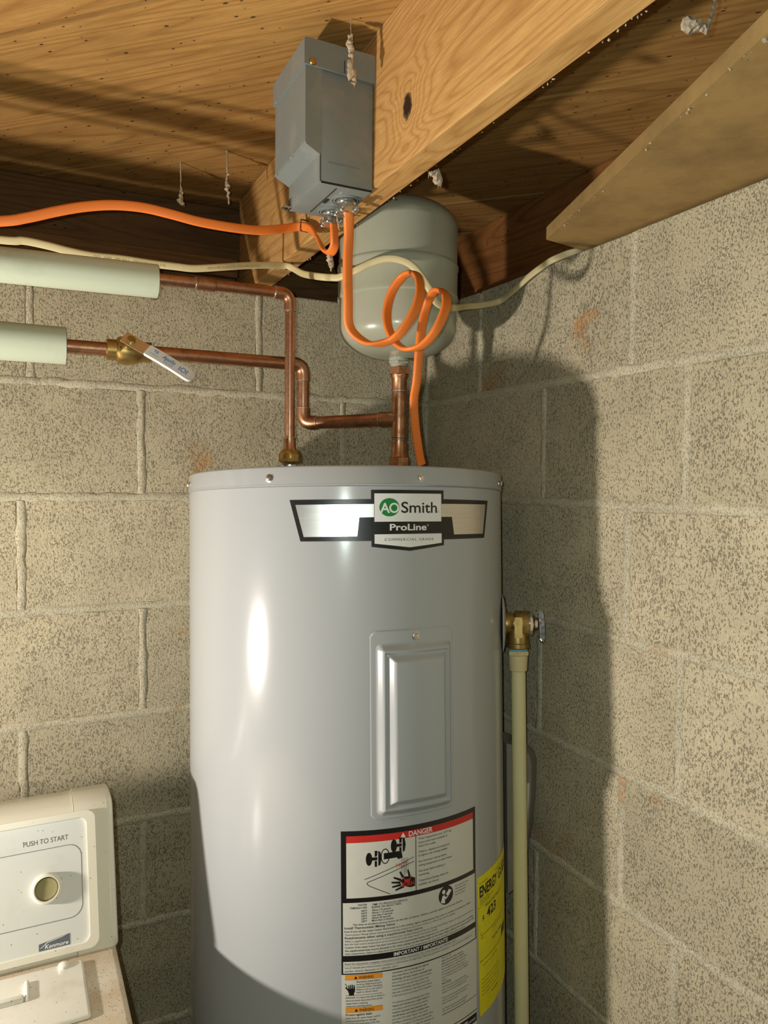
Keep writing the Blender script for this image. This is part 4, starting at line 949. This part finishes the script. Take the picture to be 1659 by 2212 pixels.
# print along the ivory cable, upside down
acc = [0.0]
for a, b in zip(wsp, wsp[1:]): acc.append(acc[-1]+(b-a).length)
def along(s, y):
    i = max(k for k in range(len(acc)) if acc[k] <= s) if s > 0 else 0
    i = min(i, len(wsp)-2); t = (s-acc[i])/(acc[i+1]-acc[i]); q = wsp[i].lerp(wsp[i+1], t)
    tg = (wsp[i+1]-wsp[i]).normalized(); w = wsd[i]-tg*wsd[i].dot(tg); w.normalize(); n = tg.cross(w)
    if n.y > 0: n = -n
    return q+w*y+n*0.00325
s0 = acc[min(range(len(wsp)), key=lambda k: abs(wsp[k].x+0.60))]
for body, ss in (('10-2 WITH GROUND   TYPE NM   600V   (UL)', s0), ('TYPE NM 600V (UL)   10-2 WITH GROUND', s0+0.17)):
    vs, fs = text2d(body, 0.0035, spacing=1.1)
    MB().add([along(ss-x, 0.0012-y) for x, y in vs], fs).build('lettering', M_INKIV, wc)
def staple(name, c, side_, up_, w, h, label):
    c = Vector(c); s_ = Vector(side_).normalized(); u_ = Vector(up_).normalized()
    pts = [c-s_*w-u_*h, c-s_*w, c-s_*w+u_*0.0012+s_*0.0012, c+s_*w+u_*0.0012-s_*0.0012, c+s_*w, c+s_*w-u_*h]
    tag(MB().tube(pts, 0.0011, 8).build(name, M_RUSTY, None, True), label, 'staple')
staple('cable_staple', W(-0.4040, -0.2935, 0.4440), (0.0, -0.25, 1.0), (-1, -0.15, 0), 0.0085, 0.0130, 'rusty staple holding the orange cable to the joist below the box')
staple('cable_staple', W(-0.3775, -0.1600, 0.4125), (0.85, -0.2, 0.3), (0.1, -0.5, -1), 0.0075, 0.0125, 'rusty staple holding the ivory cable under the joist')

# ------------------------------------------------------------------ dryer
dx1 = -0.706; dx0 = dx1-0.686; DT = -0.600
dr = empty('clothes_dryer', W(-1.05, -0.62, -Z0), 'white dusty clothes dryer with push to start console', 'dryer')
yb, yf = -0.265, -0.95
MB().box(W(dx0, yf, -Z0+0.002), W(dx1, yb, DT-0.0105), 0.006, 2).build('cabinet', M_WHITE_PL, dr, True, 40)
MB().box(W(dx0-0.002, yf-0.004, DT-0.024), W(dx1+0.002, yb, DT), 0.008, 3).build('top_panel', M_DUSTTOP, dr, True, 40)
# console: profile in y,z swept along x
prof = [(-0.285, DT-0.002), (-0.283, -0.425), (-0.290, -0.4195), (-0.334, -0.4195), (-0.345, -0.4270), (-0.351, -0.4420), (-0.402, -0.5840), (-0.4055, -0.5960), (-0.4020, DT-0.002)]
def console(x0, x1, mat, grow=0.0):
    m = MB(); pl = []
    cy_ = sum(a for a, _ in prof)/len(prof); cz_2 = sum(b for _, b in prof)/len(prof)
    for a, b in prof:
        pl.append(W(x0, a+(a-cy_)*grow, b+(max(b-cz_2, 0))*grow))
    return m.prism(pl, (x1-x0, 0, 0))
con = console(dx0+0.044, -0.7535, M_CONSOLE).build('console', M_CONSOLE, dr, True, 40)
cb = bmesh.new(); mm = console(-0.7530, dx1+0.0045, M_CONSOLE, 0.02)
vv = [cb.verts.new(q) for q in mm.v]
for f in mm.f: cb.faces.new([vv[i] for i in f])
bmesh.ops.recalc_face_normals(cb, faces=cb.faces[:])
eg = [e for e in cb.edges if all(v.co.x > dx1 for v in e.verts)]
bmesh.ops.bevel(cb, geom=eg, offset=0.009, segments=4, profile=0.5, affect='EDGES')
MB().frombm(cb).build('end_cap', M_CONSOLE, con, True, 40)
MB().box(W(dx0-0.004, -0.4055, DT-0.002), W(dx0+0.0435, -0.285, -0.4195), 0.008, 3).build('end_cap', M_CONSOLE, con, True, 40)
# face frame: s up the slope from the bottom corner, lifted off along the normal
P0 = Vector((0, -0.402, -0.584+Z0)); P1 = Vector((0, -0.351, -0.442+Z0)); SV = (P1-P0).normalized(); SN = Vector((0, SV.z*-1, SV.y)); SN = -SN if SN.y > 0 else SN
S_OFF = (Vector((0, -0.405, -0.60+Z0))-P0).dot(SV)
def face(x, s, off=0.0):
    q = P0+SV*(s+S_OFF); return Vector((x, q.y, q.z))+SN*off
def fpoly(poly, off): return MB().add([face(x, s, off) for x, s in poly], [tuple(range(len(poly)))])
def rrect(x0, s0, x1, s1, r, n=6):
    out = []
    for cx, cs, a0 in ((x1-r, s1-r, 0), (x0+r, s1-r, 90), (x0+r, s0+r, 180), (x1-r, s0+r, 270)):
        for i in range(n+1):
            a = math.radians(a0+90*i/n); out.append((cx+r*math.cos(a), cs+r*math.sin(a)))
    return out
def frame(outer, inner, off, h):
    n = len(outer); vs = [face(x, s, off) for x, s in outer]+[face(x, s, off+h) for x, s in outer]+[face(x, s, off+h) for x, s in inner]+[face(x, s, off) for x, s in inner]
    fs = []
    for i in range(n):
        k = (i+1) % n
        for j in range(3): fs.append((j*n+i, j*n+k, (j+1)*n+k, (j+1)*n+i))
    return MB().add(vs, fs)
xl = dx0+0.06
frame(rrect(xl-0.012, 0.008, -0.7265, 0.181, 0.012), rrect(xl, 0.016, -0.7375, 0.173, 0.010), 0.0002, 0.0052).build('face_rim', M_CONSOLE, con, True, 60)
MB().prism([face(x, s, 0.0006) for x, s in rrect(xl, 0.016, -0.7375, 0.173, 0.010)], SN*0.0010).build('face_panel', M_PANEL, con)
o_ = rrect(xl+0.02, 0.049, -0.7450, 0.1405, 0.016); i_ = rrect(xl+0.0207, 0.0497, -0.7457, 0.1398, 0.0155)
frame(o_, i_, 0.0016, 0.0002).build('outline', M_GREYINK, con)
bc = face(-0.7895, 0.0915, 0.0012)
MB().lathe([(0.0195, 0.0), (0.0190, 0.0065), (0.0175, 0.0080), (0.0150, 0.0080), (0.0145, 0.0055), (0.0145, 0.001)], bc, SN, 40).build('button_ring', M_CONSOLE, con, True, 50)
MB().lathe([(0.0138, 0.001), (0.0138, 0.0052), (0.0128, 0.0064), (0.008, 0.0052), (0.0002, 0.0048)], bc, SN, 40).build('start_button', M_BTN, con, True, 50)
def fm(off): return lambda x, y: face(x, y, off)
lett(M_GREYINK, con, [('PUSH TO START', -0.8165, 0.1475, 0.0062, dict(width=0.0555, bold=0.006))], 0, fm(0.00168))
MB().prism([face(x, s, 0.0016) for x, s in ((-0.8000, 0.0180), (-0.7625, 0.0180), (-0.7625, 0.0315), (-0.8000, 0.0262))], SN*0.0003).build('maker_badge', M_BADGE, con)
lett(M_WHITE, con, [('Kenmore', -0.7930, 0.0194, 0.0048, dict(width=0.0285, bold=0.012, shear=0.25))], 0, fm(0.00200))
MB().add([face(x, s, 0.00197) for x, s in ((-0.7985, 0.0212), (-0.7972, 0.0212), (-0.7890, 0.0264), (-0.7720, 0.0290), (-0.7660, 0.0309), (-0.7720, 0.0296), (-0.7895, 0.0270))], [tuple(range(7))]).build('badge_swoosh', M_WHITE, con)
# lint door in the top
ld = MB().box(W(-1.20, -0.535, DT-0.001), W(-0.7475, -0.420, DT+0.0060), 0.004, 3).build('lint_door', M_WHITE_PL, dr, True, 40)
gw = [W(-0.86, -0.470, DT+0.0055), W(-0.8210, -0.470, DT+0.0055), W(-0.8170, -0.4420, DT+0.0055), W(-0.86, -0.4420, DT+0.0055)]
hl_ = MB(); hl_.box(W(-0.95, -0.4800, DT+0.0045), W(-0.8180, -0.4720, DT+0.0130), 0.003, 2); hl_.box(W(-0.8180, -0.4800, DT+0.0045), W(-0.8120, -0.4430, DT+0.0110), 0.0028, 2); hl_.build('finger_pull', M_WHITE_PL, ld, True, 40)
MB().lathe([(0.0065, 0.004), (0.0065, 0.0095), (0.0045, 0.011), (0.0002, 0.0112)], W(-0.7720, -0.4290, DT), (0, 0, 1), 20).build('latch_stud', M_WHITE_PL, ld, True, 40)

# ------------------------------------------------------------------ cobwebs and dust
def cobweb(pts, rads, label, lumps=(), seed=1):
    rr = random.Random(seed); sp = smooth_path([W(*q) for q in pts], 6); n = len(sp)
    rd = []
    for i in range(n):
        t = i/(n-1)*(len(rads)-1); k = min(int(t), len(rads)-2); v = rads[k]+(rads[k+1]-rads[k])*(t-k)
        rd.append(v*rr.uniform(0.6, 1.4))
    sp = [q+Vector((rr.uniform(-1, 1), rr.uniform(-1, 1), rr.uniform(-1, 1)))*min(rd[i]*0.6, 0.003) for i, q in enumerate(sp)]
    m = MB().tube(sp, 1.0, 7, rad=rd)
    for (q, r) in lumps:
        bm = bmesh.new(); bmesh.ops.create_icosphere(bm, subdivisions=2, radius=r)
        for v in bm.verts: v.co = W(*q)+v.co*rr.uniform(0.55, 1.25)
        m.frombm(bm)
    for i in range(0, n, 2):       # stray threads
        if rd[i] > 0.0012:
            for _ in range(2):
                e = Vector((rr.uniform(-.6, .6), rr.uniform(-.6, .6), rr.uniform(-1.3, 0.2)))*rd[i]*1.6
                m.tube([sp[i], sp[i]+e*0.6+Vector((0, 0, 0.001)), sp[i]+e], 0.00028, 4)
    tag(m.build('cobweb', M_COB, None, False, origin=sp[0]), label, 'cobweb')
cobweb([(-0.432, -0.551, 0.624), (-0.4315, -0.552, 0.603), (-0.4315, -0.5525, 0.598), (-0.432, -0.553, 0.585), (-0.431, -0.5535, 0.572), (-0.432, -0.554, 0.560), (-0.429, -0.555, 0.548), (-0.427, -0.555, 0.540)], (0.0005, 0.0006, 0.0030, 0.0040, 0.0022, 0.0034, 0.0055, 0.0016), 'dusty cobweb hanging in front of the grey box', seed=3)
cobweb([(-0.538, -0.006, 0.624), (-0.538, -0.007, 0.585), (-0.537, -0.008, 0.567), (-0.5375, -0.009, 0.556), (-0.535, -0.009, 0.548)], (0.0010, 0.0008, 0.0030, 0.0048, 0.0030), 'pale cobweb tuft hanging above the orange cable, nearer the left edge', seed=5)
cobweb([(-0.473, -0.094, 0.624), (-0.473, -0.095, 0.600), (-0.4725, -0.096, 0.585), (-0.4735, -0.097, 0.565), (-0.473, -0.098, 0.552), (-0.471, -0.099, 0.529)], (0.0022, 0.0016, 0.0018, 0.0040, 0.0026, 0.0012), 'long thin cobweb hanging at the joist left of the grey box', seed=8)
cobweb([(-0.4115, -0.4600, 0.4160), (-0.4108, -0.4610, 0.4050), (-0.4095, -0.4620, 0.3920), (-0.4085, -0.4625, 0.3850)], (0.0010, 0.0014, 0.0013, 0.0008), 'short dust thread hanging under the grey box between the clamps', seed=9)
cobweb([(-0.2107, -0.9236, 0.623), (-0.2107, -0.9236, 0.52), (-0.2130, -0.9230, 0.490), (-0.2180, -0.9210, 0.474), (-0.2240, -0.9180, 0.4725), (-0.2330, -0.9140, 0.4760)], (0.0008, 0.0010, 0.0016, 0.0028, 0.0030, 0.0040), 'cobweb thread with a fluffy dust ball at the upper right', lumps=(((-0.2340, -0.9130, 0.4755), 0.0075), ((-0.2205, -0.9200, 0.4725), 0.0042), ((-0.2290, -0.9160, 0.4760), 0.0060)), seed=12)
cobweb([(-0.3470, -0.6120, 0.4225), (-0.3400, -0.6160, 0.4190), (-0.3370, -0.6170, 0.4120), (-0.3350, -0.6170, 0.4080)], (0.0020, 0.0050, 0.0040, 0.0014), 'grey lint clump clinging to the underside of the joist', seed=15)
cobweb([(-0.4060, -0.4180, 0.3640), (-0.4050, -0.4190, 0.3580), (-0.4040, -0.4200, 0.3500), (-0.4035, -0.4210, 0.3400)], (0.0040, 0.0048, 0.0036, 0.0010), 'lint tuft on the dip of the orange cable below the box', seed=18)
lint = MB(); rl = random.Random(21)
def fluff(q, r):
    bm = bmesh.new(); bmesh.ops.create_icosphere(bm, subdivisions=1, radius=r)
    sc = Vector((rl.uniform(.5, 1.5), rl.uniform(.5, 1.5), rl.uniform(.5, 1.6)))
    for v in bm.verts: v.co = q+Vector((v.co.x*sc.x, v.co.y*sc.y, v.co.z*sc.z))*rl.uniform(0.5, 1.3)
    lint.frombm(bm)
for i in range(46):
    y = rl.uniform(-1.15, 0.05); fluff(W(-0.3515+rl.uniform(-.001, .001), y, JB+rl.uniform(-.0015, .001)), rl.uniform(.0004, .0015))
for i in range(90):
    t = rl.random(); q = W(-0.082-0.353*t, -0.509-1.021*t, 0.408); fluff(q+Vector((rl.uniform(-.001, .006)+rl.random()**4*0.008, 0, rl.uniform(-.001, .004))), rl.uniform(.0006, .0022))
for i in range(16):
    fluff(W(-0.4895, rl.uniform(-.536, -.415), rl.choice((0.5585, 0.562, 0.46))), rl.uniform(.0005, .0013))
tag(lint.build('lint', M_COB, None, False, origin=W(-0.35, -0.5, JB)), 'grey lint specks along the joist and loose board edges', 'dust', kind='stuff')
for ob in list(bpy.data.objects):
    for k in ('_org', '_local'):
        if k in ob: del ob[k]
